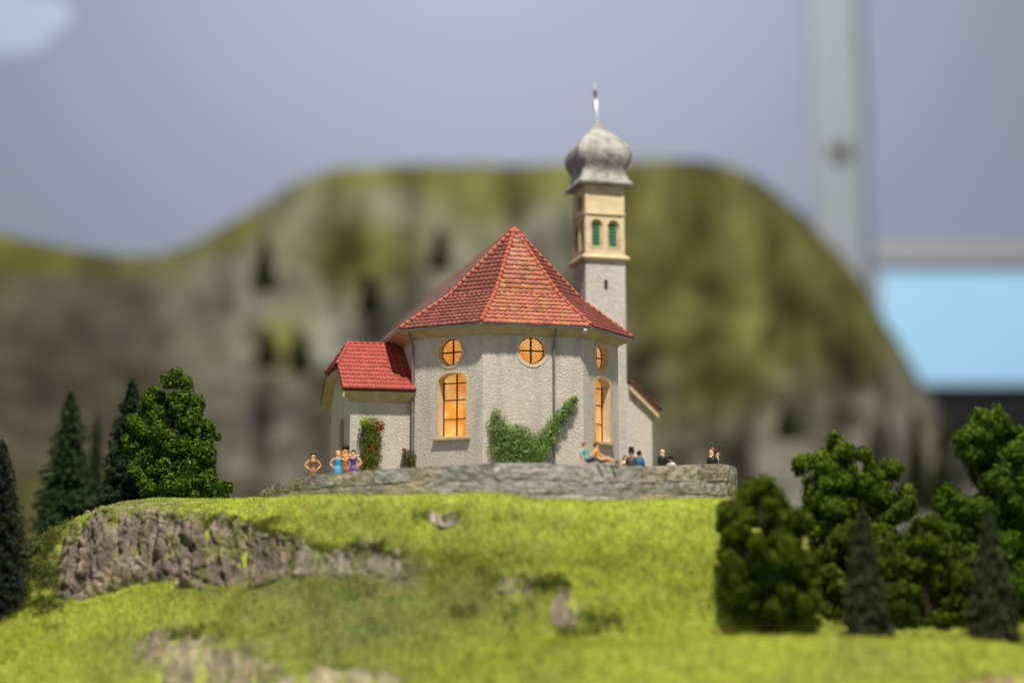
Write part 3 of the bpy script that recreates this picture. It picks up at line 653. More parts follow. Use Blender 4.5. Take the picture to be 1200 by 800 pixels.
# roof planes with laid tiles
def roof_plane(poly3, parent, row=7.3, tw_=6.4, base=(0.36, 0.085, 0.05), vary=.22, ochre=.0, seed=1, lift=1.2, bleach=0):
    """poly3: planar polygon, first edge is the eave (left to right seen from outside)"""
    rg = np.random.default_rng(seed)
    P = [Vector(p) for p in poly3]; e = (P[1] - P[0]).normalized(); nrm = None
    for k in range(2, len(P)):
        c = e.cross(P[k] - P[0])
        if c.length > 1: nrm = c.normalized(); break
    if nrm.z < 0: nrm = -nrm
    up = nrm.cross(e).normalized()
    if up.z < 0: up = -up
    uv = [((p - P[0]).dot(e), (p - P[0]).dot(up)) for p in P]; vmax = max(v for _, v in uv)
    def interval(v):
        xs = []
        for k in range(len(uv)):
            (a, b), (c, d) = uv[k], uv[(k + 1) % len(uv)]
            if (b - v) * (d - v) <= 0 and abs(b - d) > 1e-6: xs.append(a + (c - a) * (v - b) / (d - b))
        return (min(xs), max(xs)) if len(xs) > 1 else None
    V, Fs, C = [], [], []; nrow = max(1, round(vmax / row)); rh = vmax / nrow
    prof = [(0, .1), (.22, 1.15), (.45, .55), (.72, .05), (1, .1)]
    for r in range(nrow):
        v0 = r * rh - (1.0 if r else 1.6); v1 = (r + 1) * rh
        i0_, i1_ = interval(min(max(r * rh + .02, .02), vmax - .03)), interval(min(v1, vmax - .02))
        if not i0_ or not i1_: continue
        lo, hi = min(i0_[0], i1_[0]), max(i0_[1], i1_[1]); k0 = math.floor(lo / tw_); k1 = math.ceil(hi / tw_)
        off = (r % 2) * 0.0
        for k in range(k0, k1 + 1):
            u0 = (k + off) * tw_
            if u0 + tw_ < lo or u0 > hi: continue
            b = len(V); hj = rg.uniform(-.15, .25); sag = rg.uniform(-.25, .25)
            for layer, (v, iv, hh) in enumerate(((v0 + sag, i0_, 0), (v0 + sag, i0_, 1), (v1, i1_, 2))):
                for f, h in prof:
                    u = min(max(u0 + f * tw_, iv[0]), iv[1])
                    z = -.6 if hh == 0 else (h * 1.3 + 1.15 + hj if hh == 1 else h * 1.1 + .1)
                    V.append(P[0] + e * u + up * v + nrm * (z + lift))
            for q in range(4):
                Fs.append((b + q, b + q + 1, b + 5 + q + 1, b + 5 + q)); Fs.append((b + 5 + q, b + 6 + q, b + 11 + q, b + 10 + q))
            c = np.array(base) * (1 + vary * rg.normal())
            if rg.uniform() < ochre: c = c * .45 + np.array([.40, .22, .055]) * rg.uniform(.35, .75)
            if rg.uniform() < ochre * .35: c = c * .6 + np.array([.10, .10, .05])
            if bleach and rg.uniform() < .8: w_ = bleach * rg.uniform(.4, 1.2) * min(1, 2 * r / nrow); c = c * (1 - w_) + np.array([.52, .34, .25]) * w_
            C += [np.clip(c, .02, .8)] * 15
    V = np.array([tuple(p) for p in V]); V[:, 2] += B0
    me = np_mesh('tiles', V * U, np.array(Fs), np.array(C)); o_ = link('tiles', me, tile_m, parent); o_['kind'] = 'stuff'
    return o_
def hip_line(a, b, parent, name='ridge_tile', n_=None, r=2.6, base=(0.36, 0.085, 0.05), lift=2.0):
    a, b = Vector(a), Vector(b); L_ = (b - a).length; n_ = n_ or max(2, round(L_ / 8.0)); d = (b - a) / n_
    key = (name, round(r, 1), round(d.length, 1))
    m_ = MB(); seg_ = 8; l = d.length * 1.12
    ring = lambda x, rr: [(x, rr * math.cos(math.pi * k / seg_ * 1.15 - .23), rr * math.sin(math.pi * k / seg_ * 1.15 - .23)) for k in range(seg_ + 1)]
    m_.rings([ring(0, r * 1.18), ring(l * .18, r * 1.12), ring(l, r * .86)], caps=True)
    me = m_.mesh(name, U, True); set_tint(me, np.array(base)); me.materials.append(tile_m)
    q = d.to_track_quat('X', 'Z')
    for k in range(n_):
        o_ = link(name, me, None, parent); p = a + d * k + Vector((0, 0, lift + B0)); o_.location = p * U
        o_.rotation_euler = q.to_euler(); s_ = random.uniform(.94, 1.07); o_.scale = (s_, s_, s_)
ap = (0, 0, APEX); rdg = (0, NAVE_END, APEX)
E3 = [(x, y, EAVE) for x, y in eave]
KF, KD = .42, 12.0                                   # bell-cast: the lower part of every slope is flatter
M3 = []
for x, y, z in E3:
    ax_, ay_ = (0, NAVE_END) if y > 100 else (0, 0)
    M3.append((x + (ax_ - x) * KF, y + (ay_ - y) * KF, z + (APEX - z) * KF - KD))
deck = mb(); deck.add(E3 + [ap, rdg] + M3, [(0, 1, 9, 8), (8, 9, 6, 7), (1, 2, 10, 9), (9, 10, 6), (2, 3, 11, 10), (10, 11, 6), (3, 4, 12, 11), (11, 12, 6), (4, 5, 13, 12), (12, 13, 7, 6), (5, 4, 3, 2, 1, 0), (5, 0, 8, 7, 13)])
roof = part(deck, 'roof', deck_m)
RED, ORA = (0.195, 0.064, 0.050), (0.39, 0.130, 0.085)  # front slope bleached orange; its brightness over the sides is partly painted light
for k, sd_, bs_, oc in ((0, 1, (0.42, 0.26, 0.22), 0), (1, 2, RED, 0), (2, 3, ORA, .16), (3, 4, RED, 0), (4, 5, RED, 0)):  # left nave slope tinted pale pinkish to imitate grazing sheen
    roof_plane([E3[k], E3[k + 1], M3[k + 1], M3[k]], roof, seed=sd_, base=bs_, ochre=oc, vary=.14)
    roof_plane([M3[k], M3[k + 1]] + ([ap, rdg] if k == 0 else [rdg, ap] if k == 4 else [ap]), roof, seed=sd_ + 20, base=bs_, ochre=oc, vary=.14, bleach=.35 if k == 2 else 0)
for k in (1, 2, 3, 4): hip_line(E3[k], M3[k], roof, base=(0.33, 0.072, 0.042)); hip_line(M3[k], ap, roof, base=(0.33, 0.072, 0.042))
hip_line(rdg, ap, roof, base=(0.38, 0.08, 0.045), n_=60)
m_ = mb(); m_.rings([[(3.4 * s_ * math.cos(a), 3.4 * s_ * math.sin(a), z) for a in np.linspace(0, 2 * math.pi, 9)[:-1]] for s_, z in ((1, APEX - 1), (1.05, APEX + 2), (.7, APEX + 4.2), (.1, APEX + 5))])
cap_o = part(m_, 'apex_cap', tile_m, roof, True); set_tint(cap_o.data, np.array((0.38, 0.08, 0.045)))

# side annex (sacristy) on the left
AX0, AX1, AY0, AY1 = -196, -121, -12, 146
AE, AR, AYR = 176.5, 239.0, 67.0; AOV = 12
aw = AE - 3
wall_facet((AX0, AY0), (AX1, AY0), WB, aw, [], 'annex_wall')
slit = [(70, 128), (82, 128), (82, 158), (70, 158)]
rise = (AR - AE) / (AYR - (AY0 - AOV))
def agable(L_):   # runs from the back corner to the front corner along y
    zt = aw + 4
    return [(0, WB), (L_, WB), (L_, zt), (L_ - 36, zt + 33), (38, zt + 33), (0, zt)]
sl_hole = [(80, 116), (118, 116), (118, 140), (112, 146), (99, 149), (86, 146), (80, 140)]
sl_hole2 = [(92, 70), (106, 70), (106, 88), (92, 88)]
_, Ta, La = wall_facet((AX0, AY1), (AX0, AY0), WB, aw, [sl_hole], 'annex_wall', gable=agable)
m_ = mb(); n_ = len(sl_hole); outl = [(99 + (u - 99) * 1.3, 132 + (z - 132) * 1.22) for u, z in sl_hole]
m_.rings([[Ta(u, z, -.5) for u, z in outl], [Ta(u, z, .7) for u, z in outl], [Ta(u, z, .7) for u, z in sl_hole], [Ta(u, z, -5) for u, z in sl_hole]], caps=False)
wn = part(m_, 'annex_window', cream); fill_loop(Ta, sl_hole, -5, 'pane', M('amber_pane_dim', (0.12, 0.06, 0.02), .4, emit=((0.55, 0.22, 0.04), .35)), wn)
b_ = mb(); b_.tube([Ta(99, 119, -4.6), Ta(99, 146, -4.6)], .7, 6); b_.tube([Ta(81, 131, -4.6), Ta(117, 131, -4.6)], .7, 6); part(b_, 'glazing_bar', brown, wn)
xl, xr, xrid = AX0 - 11, AX1 - 2, AX0 + 9
f_l, f_r = (xl, AY0 - AOV, AE), (xr, AY0 - AOV, AE)
yh = AY0 - AOV + (AYR - AY0 + AOV) * .50; zh = AE + (AR - AE) * .50
h_f, h_b = (xl, yh, zh), (xl, 2 * AYR - yh, zh); r_l, r_r = (xrid, AYR, AR), (xr, AYR, AR)
b_l, b_r = (xl, 2 * AYR - (AY0 - AOV), AE), (xr, 2 * AYR - (AY0 - AOV), AE)
dn = lambda p: (p[0], p[1], p[2] - 3)
dk = mb(); top = [f_l, f_r, r_r, r_l, h_f, h_b, b_l, b_r]
dk.add(top + [dn(p) for p in top], [(0, 1, 2, 3, 4), (4, 3, 5), (6, 5, 3, 2, 7), (8, 12, 11, 10, 9), (12, 13, 11), (14, 15, 10, 11, 13), (0, 8, 9, 1), (0, 4, 12, 8), (4, 5, 13, 12), (5, 6, 14, 13), (6, 7, 15, 14)])
ar = part(dk, 'annex_roof', deck_m)
ARED = (0.32, 0.058, 0.042)
roof_plane([f_l, f_r, r_r, r_l, h_f], ar, row=10.0, tw_=7.4, seed=11, base=ARED, vary=.10); roof_plane([h_b, h_f, r_l], ar, row=10.0, tw_=7.4, seed=12, base=ARED, vary=.1)
roof_plane([b_r, b_l, h_b, r_l, r_r], ar, row=10.0, tw_=7.4, seed=13, base=ARED, vary=.1)
hip_line(h_f, r_l, ar, base=ARED, r=2.3, lift=1.6); hip_line(h_b, r_l, ar, base=ARED, r=2.3, lift=1.6); hip_line(r_l, r_r, ar, base=ARED, r=2.3, lift=1.2)
# bargeboards and eave box
def board(a, b, t_, hgt, name='bargeboard', mt=cornice_m, dx=0.0):
    a, b = Vector(a), Vector(b); m_ = mb()
    o1 = Vector((t_, 0, 0)); o2 = Vector((0, 0, -hgt)); s_ = Vector((dx, 0, -3.2))
    m_.hexa([a + s_, b + s_, b + s_ + o1, a + s_ + o1, a + s_ + o2, b + s_ + o2, b + s_ + o1 + o2, a + s_ + o1 + o2]); return part(m_, name, mt)
board(f_l, h_f, 2, 7, dx=.6); board(h_f, h_b, 2, 6, dx=.6); board(h_b, b_l, 2, 7, dx=.6)
m_ = mb(); m_.add([(xl + 1, AY0 - AOV + .5, AE - 3), (xr, AY0 - AOV + .5, AE - 3), (xr, AY0 - AOV + 1.5, AE - 6), (xl + 1, AY0 - AOV + 1.5, AE - 6), (xr, AY0 + .5, AE - 15), (xl + 10, AY0 + .5, AE - 15), (xr, AY0 + 2, AE - 3), (xl + 10, AY0 + 2, AE - 3)],
            [(0, 1, 2, 3), (3, 2, 4, 5), (5, 4, 6, 7)]); part(m_, 'annex_cornice', cornice_m)
m_ = mb()   # soffit below the left verge, closing the roof to the gable wall
m_.add([(xl + 2.5, yh, zh - 9), (AX0, yh, zh - 9), (AX0, AY0 - AOV + 3, AE - 9), (xl + 2.5, AY0 - AOV + 3, AE - 9), (xl + 2.5, 2 * AYR - yh, zh - 9), (AX0, 2 * AYR - yh, zh - 9), (xl + 2.5, b_l[1] - 3, AE - 9), (AX0, b_l[1] - 3, AE - 9)],
       [(0, 1, 2, 3), (0, 4, 5, 1), (4, 6, 7, 5)]); part(m_, 'soffit', cornice_m)
m_ = mb(); m_.tube([(AX1 - 2.4, AY0 - 3, AE - 6), (AX1 - 2.4, AY0 - 2, WB)], 1.5, 8); part(m_, 'downpipe', pipe_m)

# lean-to on the right, behind the tower foot
RX0, RX1, RY0, RY1 = 177.2, 213, 111, 168; RZ0, RZ1 = 209.0, 172.0
sl_ = (RZ1 - RZ0) / (222 - 182)
wall_facet((RX0, RY0), (RX1, RY0), WB, 0, [], 'porch_wall', gable=lambda L_: [(0, WB), (L_, WB), (L_, RZ0 + sl_ * 31 - 5), (0, RZ0 - 1)])
wall_facet((RX1, RY0), (RX1, RY1), WB, RZ0 + sl_ * 31 - 5, [], 'porch_wall')
pr = mb(); P4 = [(222, RY0 - 8, RZ1), (222, RY1 + 6, RZ1), (181, RY1 + 6, RZ0), (181, RY0 - 8, RZ0)]
pr.hexa([(x, y, z - 4) for x, y, z in P4] + [(x, y, z) for x, y, z in P4]); pro = part(pr, 'porch_roof', M('porch_roof_edge', (0.13, 0.06, 0.045), .7))
roof_plane([(222, RY0 - 8, RZ1 + .4), (222, RY1 + 6, RZ1 + .4), (181, RY1 + 6, RZ0 + .4), (181, RY0 - 8, RZ0 + .4)], pro, seed=15, base=(0.26, 0.085, 0.06), row=10.0, tw_=7.4)
m_ = mb(); m_.hexa([(181, RY0 - 7, RZ0 - 10), (220.5, RY0 - 7, RZ1 - 9), (220.5, RY0 + 1, RZ1 - 9), (181, RY0 + 1, RZ0 - 10), (181, RY0 - 7, RZ0 - 4.2), (220.5, RY0 - 7, RZ1 - 4.2), (220.5, RY0 + 1, RZ1 - 4.2), (181, RY0 + 1, RZ0 - 4.2)]); part(m_, 'porch_bargeboard', cream)

# bell tower
TX0, TX1, TY0, TY1 = 123, 177, 105, 159; TCX, TCY = 150, 132; TW = 27
def sq(w, z, ch_=0.0):
    c = ch_ * w
    if ch_ == 0: return [(TCX - w, TCY - w, z), (TCX + w, TCY - w, z), (TCX + w, TCY + w, z), (TCX - w, TCY + w, z)]
    return [(TCX - w + c, TCY - w, z), (TCX + w - c, TCY - w, z), (TCX + w, TCY - w + c, z), (TCX + w, TCY + w - c, z), (TCX + w - c, TCY + w, z), (TCX - w + c, TCY + w, z), (TCX - w, TCY + w - c, z), (TCX - w, TCY - w + c, z)]
slit_h = [(25, 327), (30, 327), (30, 340), (25, 340)]
tower_plaster = M('tower_roughcast', (0.50, 0.48, 0.45), 0.95, 0.15, var=((3.0, (0.42, 0.40, 0.38), 0.35, 0.75), (26, (0.58, 0.56, 0.52), 0.52, 0.75)), bump=(('noise', 30, 0.6, 0.022), ('noise', 75, 0.3, 0.01)))
_, Tt, _ = wall_facet((TX0, TY0), (TX1, TY0), WB, 366, [slit_h], 'tower_wall', tower_plaster)
wall_facet((TX0, TY1), (TX0, TY0), WB, 366, [], 'tower_wall', tower_plaster); wall_facet((TX1, TY0), (TX1, TY1), WB, 366, [], 'tower_wall', tower_plaster); wall_facet((TX1, TY1), (TX0, TY1), WB, 366, [], 'tower_wall', tower_plaster)
fill_loop(Tt, slit_h, -4, 'slit_window', dark_m, ch)
m_ = mb(); m_.rings([sq(27.2, 363.5), sq(29, 364.5), sq(32, 367.5), sq(32.2, 369.5), sq(28.5, 372.5), sq(26, 373)]); part(m_, 'tower_cornice', cream)
BZ0, BZ1 = 372.0, 470.0; bx0, bx1, by0, by1 = TCX - 26, TCX + 26, TCY - 26, TCY + 26
def belfry_face(p, q, clock):
    holes = [arch_pts(c_, 382.6, 419.4, 8.0, 8.0, 8) for c_ in (14.6, 37.4)]
    allh = holes + ([circ_pts(26, 445, 11)] if clock else [])
    _, T, L_ = wall_facet(p, q, BZ0, BZ1, allh, 'belfry_wall', cream, thick=7)
    for c_, h in zip((14.6, 37.4), holes):
        m_ = mb(); o1 = arch_pts(c_, 381.4, 421.2, 9.6, 9.6, 8); hi_ = arch_pts(c_, 384, 415.5, 5.7, 5.7, 8)
        m_.rings([[T(u, z, -.4) for u, z in o1], [T(u, z, .7) for u, z in o1], [T(u, z, .7) for u, z in h], [T(u, z, -2.6) for u, z in h], [T(u, z, -2.8) for u, z in hi_], [T(u, z, -6.5) for u, z in hi_]], caps=False); lw = part(m_, 'louvre_window', cream)
        fill_loop(T, hi_, -6.4, 'backing', dark_m, lw)
        for k in range(6):
            z = 384.6 + k * 4.9; s_ = mb()
            s_.hexa([T(c_ - 5.6, z, -3.2), T(c_ + 5.6, z, -3.2), T(c_ + 5.6, z + 2.0, -6.0), T(c_ - 5.6, z + 2.0, -6.0), T(c_ - 5.6, z + .8, -3.0), T(c_ + 5.6, z + .8, -3.0), T(c_ + 5.6, z + 2.8, -5.8), T(c_ - 5.6, z + 2.8, -5.8)])
            part(s_, 'slat', louver_m, lw)
    if clock: fill_loop(T, circ_pts(26, 445, 11), -3, 'clock_recess', M('brown_recess', (0.20, 0.11, 0.06), .8, var=((20, (0.13, 0.08, 0.05), .45, .65),)), ch)
    m_ = mb(); m_.hexa([T(-.5, 426, -1), T(L_ + .5, 426, -1), T(L_ + .5, 426, 2.2), T(-.5, 426, 2.2), T(-.5, 428.8, -1), T(L_ + .5, 428.8, -1), T(L_ + .5, 427.8, 2.2), T(-.5, 427.8, 2.2)]); part(m_, 'string_course', cream)
    for u0, u1 in ((-.3, 3.2), (L_ - 3.2, L_ + .3)):
        m_ = mb(); m_.hexa([T(u0, BZ0 + 1, -1), T(u1, BZ0 + 1, -1), T(u1, BZ0 + 1, .7), T(u0, BZ0 + 1, .7), T(u0, BZ1 - 4, -1), T(u1, BZ1 - 4, -1), T(u1, BZ1 - 4, .7), T(u0, BZ1 - 4, .7)]); part(m_, 'pilaster', cream)
belfry_face((bx0, by0), (bx1, by0), False); belfry_face((bx0, by1), (bx0, by0), True); belfry_face((bx1, by0), (bx1, by1), True); belfry_face((bx1, by1), (bx0, by1), False)
# onion dome: square flared skirt turning into an eight sided bulb
dome = mb(); profile = [(25, 464, .02), (35.5, 465.5, .03), (36.0, 467.5, .04), (33.5, 472, .06), (30.5, 478, .08), (29.2, 484, .10), (29.8, 488, .12), (32.5, 493, .14), (35.5, 499, .15), (37, 506, .16), (36.2, 513, .17), (33.5, 520, .18), (28.5, 527, .20), (22, 533.5, .22), (15, 540, .25), (9.3, 546, .30), (5.4, 551.5, .4), (3.2, 556, .5), (2.0, 559, .5)]
dome.rings([sq(w, z, c) for w, z, c in profile])
od = part(dome, 'onion_dome', zinc)
me = od.data; bm = bmesh.new(); bm.from_mesh(me); bmesh.ops.subdivide_edges(bm, edges=bm.edges[:], cuts=1, use_grid_fill=True)
for v in bm.verts:
    w_n = fbm(np.array([v.co[:]]), 9, 3, 5)[0]; v.co += Vector((v.co.x - TCX * U, v.co.y - TCY * U, 0)).normalized() * w_n * .012
bm.to_mesh(me); bm.free(); me.polygons.foreach_set('use_smooth', np.ones(len(me.polygons), bool))
me.set_sharp_from_angle(angle=math.radians(24))
sp = mb(); sp.tube([(TCX, TCY, 556), (TCX - .3, TCY, 560), (TCX - 3.8, TCY, 610)], [1.6, 1.1, .8], 8); spo = part(sp, 'spire', metal_m, smooth=True)
cb = mb(); cb.hexa([(TCX - 4.0, TCY - 4.2, 592.5), (TCX - 2.0, TCY - 4.2, 592.5), (TCX - 2.0, TCY + 4.2, 592.5), (TCX - 4.0, TCY + 4.2, 592.5), (TCX - 4.2, TCY - 4.2, 600.5), (TCX - 2.2, TCY - 4.2, 600.5), (TCX - 2.2, TCY + 4.2, 600.5), (TCX - 4.2, TCY + 4.2, 600.5)])
part(cb, 'cross_arm', M('dark_gilt', (0.12, 0.08, 0.03), .5), spo)

# ------------------------------------------------------------------ foliage builders
def leaf_quads(P, Nrm, size, C, tilt=.7, squash=.55):
    n = len(P); d = Nrm + rng.normal(0, tilt, (n, 3)); d /= np.linalg.norm(d, axis=1, keepdims=True) + 1e-9
    a = np.cross(d, rng.normal(0, 1, (n, 3))); a /= np.linalg.norm(a, axis=1, keepdims=True) + 1e-9; b = np.cross(d, a)
    s = (size * rng.uniform(.6, 1.3, n))[:, None]
    V = np.stack([P - a * s, P - b * s * squash + d * s * .2, P + a * s, P + b * s * squash + d * s * .2], 1).reshape(-1, 3)
    return V, np.arange(4 * n).reshape(-1, 4), np.repeat(C, 4, 0)
def sphere_pts(n):
    v = rng.normal(0, 1, (n, 3)); return v / np.linalg.norm(v, axis=1, keepdims=True)
ICO = None
def ico():
    global ICO
    if ICO is None:
        bm = bmesh.new(); bmesh.ops.create_icosphere(bm, subdivisions=2, radius=1); ICO = (np.array([v.co[:] for v in bm.verts]), np.array([[v.index for v in f.verts] for f in bm.faces])); bm.free()
    return ICO
def clump_crown(name, lobes, centre, parent, base, hi_c, leaf=.020, dens=1.0, depth=.75, sub=13):
    """lobes: (px, py, radius px, Y); each lobe carries smaller leafy clumps, so the outline stays uneven"""
    Vs, Fs, Cs = [], [], []; cnt = 0; iv, if_ = ico(); base = np.array(base); hi_c = np.array(hi_c); Vc, Fc, Cc, cc = [], [], [], 0
    for px, py, r, Y in lobes:
        c = np.array(at(px, py, Y)); R = r / F * (Y - CY)
        ns = max(5, int(sub * (r / 22.0) ** 1.3)); dirs = sphere_pts(ns)
        for d in dirs:
            sc_ = c + d * R * np.array([.72, depth * .8, .72]); sr = R * rng.uniform(.30, .50) * (22.0 / max(r, 16)) ** .25
            n = int(190 * dens * (sr / .09) ** 1.7) + 20; dd = sphere_pts(n); rad = sr * rng.uniform(.72, 1.12, n)[:, None]
            bumps = 1 + .22 * vnoise(dd * 1.0 + sc_, 3.5 / max(.3, 1), 3)[:, None]
            P = sc_ + dd * rad * bumps
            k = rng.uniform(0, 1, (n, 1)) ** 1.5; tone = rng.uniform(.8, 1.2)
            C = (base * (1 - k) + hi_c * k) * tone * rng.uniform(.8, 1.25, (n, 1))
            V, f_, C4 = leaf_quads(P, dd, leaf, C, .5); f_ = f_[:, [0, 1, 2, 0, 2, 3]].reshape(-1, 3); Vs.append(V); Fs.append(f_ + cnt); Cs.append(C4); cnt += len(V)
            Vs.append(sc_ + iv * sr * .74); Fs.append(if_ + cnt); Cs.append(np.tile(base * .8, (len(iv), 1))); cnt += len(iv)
    off = np.array(centre)
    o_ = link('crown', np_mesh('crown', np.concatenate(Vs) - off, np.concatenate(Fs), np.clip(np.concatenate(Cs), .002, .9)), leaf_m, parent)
    return o_
def bush_tree(name, label, lobes, base_px, ground_z, trunk_r=.05, base=(0.045, 0.085, 0.012), hi=(0.13, 0.18, 0.022), group=None, extra_back=True, **kw):
    Ym = sum(l[3] for l in lobes) / len(lobes); c = at(base_px[0], base_px[1], Ym); c = Vector((c.x, Ym, ground_z))
    t = thing(name, label, 'tree', c, 0, group)
    L2 = list(lobes)
    if extra_back:
        for px, py, r, Y in lobes:
            if r > 20: L2.append((px + random.uniform(-5, 5), py + random.uniform(-2, 6), r * .86, Y + r / F * 17 * 1.0))
    clump_crown(name, L2, c, t, base, hi, **kw)
    tr = MB(); topz = max(at(l[0], l[1], l[3]).z for l in lobes) - ground_z
    tr.tube([(0, 0, -.12), (.01, 0, topz * .3), (-.015, .01, topz * .62), (.01, 0, topz * .9)], [trunk_r, trunk_r * .8, trunk_r * .5, trunk_r * .2], 8)
    for l in lobes:
        e = at(l[0], l[1], l[3]) - c; s = Vector((0, 0, max(.08, e.z * .55)))
        tr.tube([s, s.lerp(e, .5) + Vector((0, 0, -.02)), e], [trunk_r * .45, trunk_r * .3, trunk_r * .12], 6)
    tr.build('trunk', bark, t, smooth=True)
    return t
def spruce(label, px, py_top, py_base, half_w, Y, base=(0.016, 0.030, 0.016), hi=(0.04, 0.060, 0.032), levels=46, dens=1.0, group=None, name='spruce_tree', size=.020, tip=True):
    b = at(px, py_base, Y); tp = at(px, py_top, Y); Hh = tp.z - b.z; R = half_w / F * (Y - CY)
    t = thing(name, label, 'tree', b, 0, group)
    MB().tube([(0, 0, -.15), (0, 0, Hh * .5), (.004, 0, Hh * .985)], [R * .11, R * .07, R * .015], 7).build('trunk', bark, t, smooth=True)
    P, D_, C = [], [], []; base = np.array(base); hi = np.array(hi)
    tw_ = MB()
    for k in range(levels):
        f = (k + rng.uniform(-.3, .3)) / levels; f = min(max(f, 0), .99); z = Hh * (.03 + .95 * f); r = R * (1 - f) ** .70 * rng.uniform(.88, 1.12) + R * .03
        nb = int(8 + 13 * (1 - f))
        for j in range(nb):
            a = 2 * math.pi * (j + rng.uniform(-.35, .35)) / nb + k * .7; rr = r * rng.uniform(.58, 1.14); n = max(5, int(rr / R * 42 * dens) + 5)
            q = np.sqrt(rng.uniform(0.03, 1, n)); drp = Hh / levels * 1.9
            x = q * rr; sp_ = rng.normal(0, 1, n) * rr * .17 * (1.25 - q)
            zz = z - drp * q ** 1.3 + rng.normal(0, .012, n) + drp * .5 * np.clip(q - .75, 0, 1)
            P.append(np.stack([x * math.cos(a) - sp_ * math.sin(a), x * math.sin(a) + sp_ * math.cos(a), zz], 1))
            D_.append(np.tile([math.cos(a) * .5, math.sin(a) * .5, .8], (n, 1)))
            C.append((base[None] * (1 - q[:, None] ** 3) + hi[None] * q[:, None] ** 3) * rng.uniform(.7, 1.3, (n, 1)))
    P, D_, C = np.concatenate(P), np.concatenate(D_), np.concatenate(C)
    V, f_, C4 = leaf_quads(P, D_, size, C, .6, .35)
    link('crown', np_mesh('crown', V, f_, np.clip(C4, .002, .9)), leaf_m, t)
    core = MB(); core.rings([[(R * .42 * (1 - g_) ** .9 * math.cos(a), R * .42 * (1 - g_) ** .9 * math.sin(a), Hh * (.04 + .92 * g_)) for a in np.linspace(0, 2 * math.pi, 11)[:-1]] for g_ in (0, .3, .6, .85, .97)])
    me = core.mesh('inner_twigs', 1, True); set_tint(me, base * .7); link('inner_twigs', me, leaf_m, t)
    return t

# trees at the left
bush_tree('leafy_tree', 'bright green clumpy broadleaf tree on the hill crest left of the church',
          [(204, 452, 19, .35), (190, 470, 22, .3), (221, 478, 23, .3), (170, 492, 20, .3), (203, 500, 30, .2), (236, 508, 18, .25), (178, 522, 26, .25), (218, 535, 32, .2), (240, 538, 13, .2), (166, 552, 17, .05), (178, 570, 16, 0), (205, 565, 30, .1), (236, 572, 16, 0), (254, 573, 14, .0), (269, 574, 9, 0), (228, 552, 24, .1), (246, 530, 13, .2), (250, 512, 9, .2), (244, 556, 16, .1), (156, 520, 14, .25)], (205, 583), at(205, 590, .3).z - .1,
          base=(0.030, 0.060, 0.006), hi=(0.115, 0.175, 0.015), sub=9, leaf=.023)
spruce('slim dark spruce partly hidden behind the bright broadleaf tree', 150, 438, 592, 38, 1.3, size=.028)
spruce('lone dark green spruce standing left of the broadleaf tree', 75, 449, 660, 46, 2.6, size=.03, base=(0.016, 0.036, 0.016), hi=(0.045, 0.075, 0.032))
spruce('dark spruce cut off by the left edge below the cliff', -8, 505, 735, 48, -1.35, base=(0.012, 0.020, 0.013), hi=(0.038, 0.045, 0.034), dens=1.6, levels=54, size=.020)
spruce('thin out-of-focus spruce far behind, right of the lone spruce', 108, 478, 640, 15, 6.5, size=.03)
# trees at the right
G1 = dict(base=(0.034, 0.055, 0.006), hi=(0.125, 0.165, 0.013), sub=10)
bush_tree('leafy_tree', 'broad dark leafy tree at the right end of the terrace wall',
          [(890, 590, 32, -2.75), (862, 612, 26, -2.7), (920, 612, 30, -2.7), (872, 645, 30, -2.8), (912, 650, 34, -2.8), (866, 685, 24, -2.75), (935, 672, 28, -2.7), (905, 695, 32, -2.8), (870, 712, 18, -2.7), (940, 708, 24, -2.75)], (900, 745), at(900, 758, -2.7).z, **G1)
bush_tree('leafy_tree', 'tall rounded leafy tree behind the broad one, top touching the mountain foot',
          [(980, 530, 22, -1.8), (945, 548, 17, -1.8), (1006, 545, 19, -1.8), (965, 565, 30, -1.8), (1000, 575, 26, -1.8), (970, 605, 30, -1.8), (1045, 560, 20, -1.7), (1050, 590, 24, -1.7), (1015, 615, 30, -1.75), (990, 650, 32, -1.8), (1040, 640, 28, -1.75), (1000, 690, 34, -1.8)], (990, 740), at(990, 740, -1.9).z, base=(0.036, 0.065, 0.006), hi=(0.145, 0.195, 0.015), sub=10)
bush_tree('leafy_tree', 'tallest leafy tree at the right edge, in front of the black cabinet',
          [(1160, 498, 24, -1.9), (1135, 520, 22, -1.9), (1185, 522, 28, -1.9), (1155, 548, 30, -1.9), (1120, 590, 24, -1.95), (1185, 580, 34, -1.9), (1150, 610, 32, -1.9), (1215, 560, 34, -1.9), (1215, 620, 38, -1.9), (1170, 650, 36, -1.9), (1120, 640, 26, -1.95), (1180, 690, 36, -1.9)], (1170, 745), at(1170, 750, -2.0).z, base=(0.030, 0.060, 0.006), hi=(0.125, 0.19, 0.016), sub=10)
bush_tree('leafy_tree', 'dense dark leafy tree filling the gap behind the near grey spruce',
          [(1000, 640, 30, -2.15), (960, 665, 28, -2.15), (1035, 660, 28, -2.15), (975, 700, 30, -2.2), (1020, 700, 30, -2.2), (1050, 715, 24, -2.2), (985, 728, 22, -2.2)], (1000, 745), at(1000, 752, -2.2).z, base=(0.024, 0.044, 0.006), hi=(0.13, 0.16, 0.016))
bush_tree('leafy_tree', 'low leafy tree between the two grey spruces on the right',
          [(1085, 625, 24, -2.2), (1060, 660, 22, -2.2), (1100, 655, 22, -2.2), (1062, 695, 22, -2.2), (1112, 690, 24, -2.2), (1130, 655, 24, -2.2), (1140, 700, 26, -2.2), (1075, 720, 20, -2.2), (1105, 722, 18, -2.2)], (1085, 740), at(1085, 750, -2.3).z, **G1)
GR = dict(base=(0.024, 0.031, 0.014), hi=(0.080, 0.092, 0.046), dens=1.5, levels=48, size=.018)
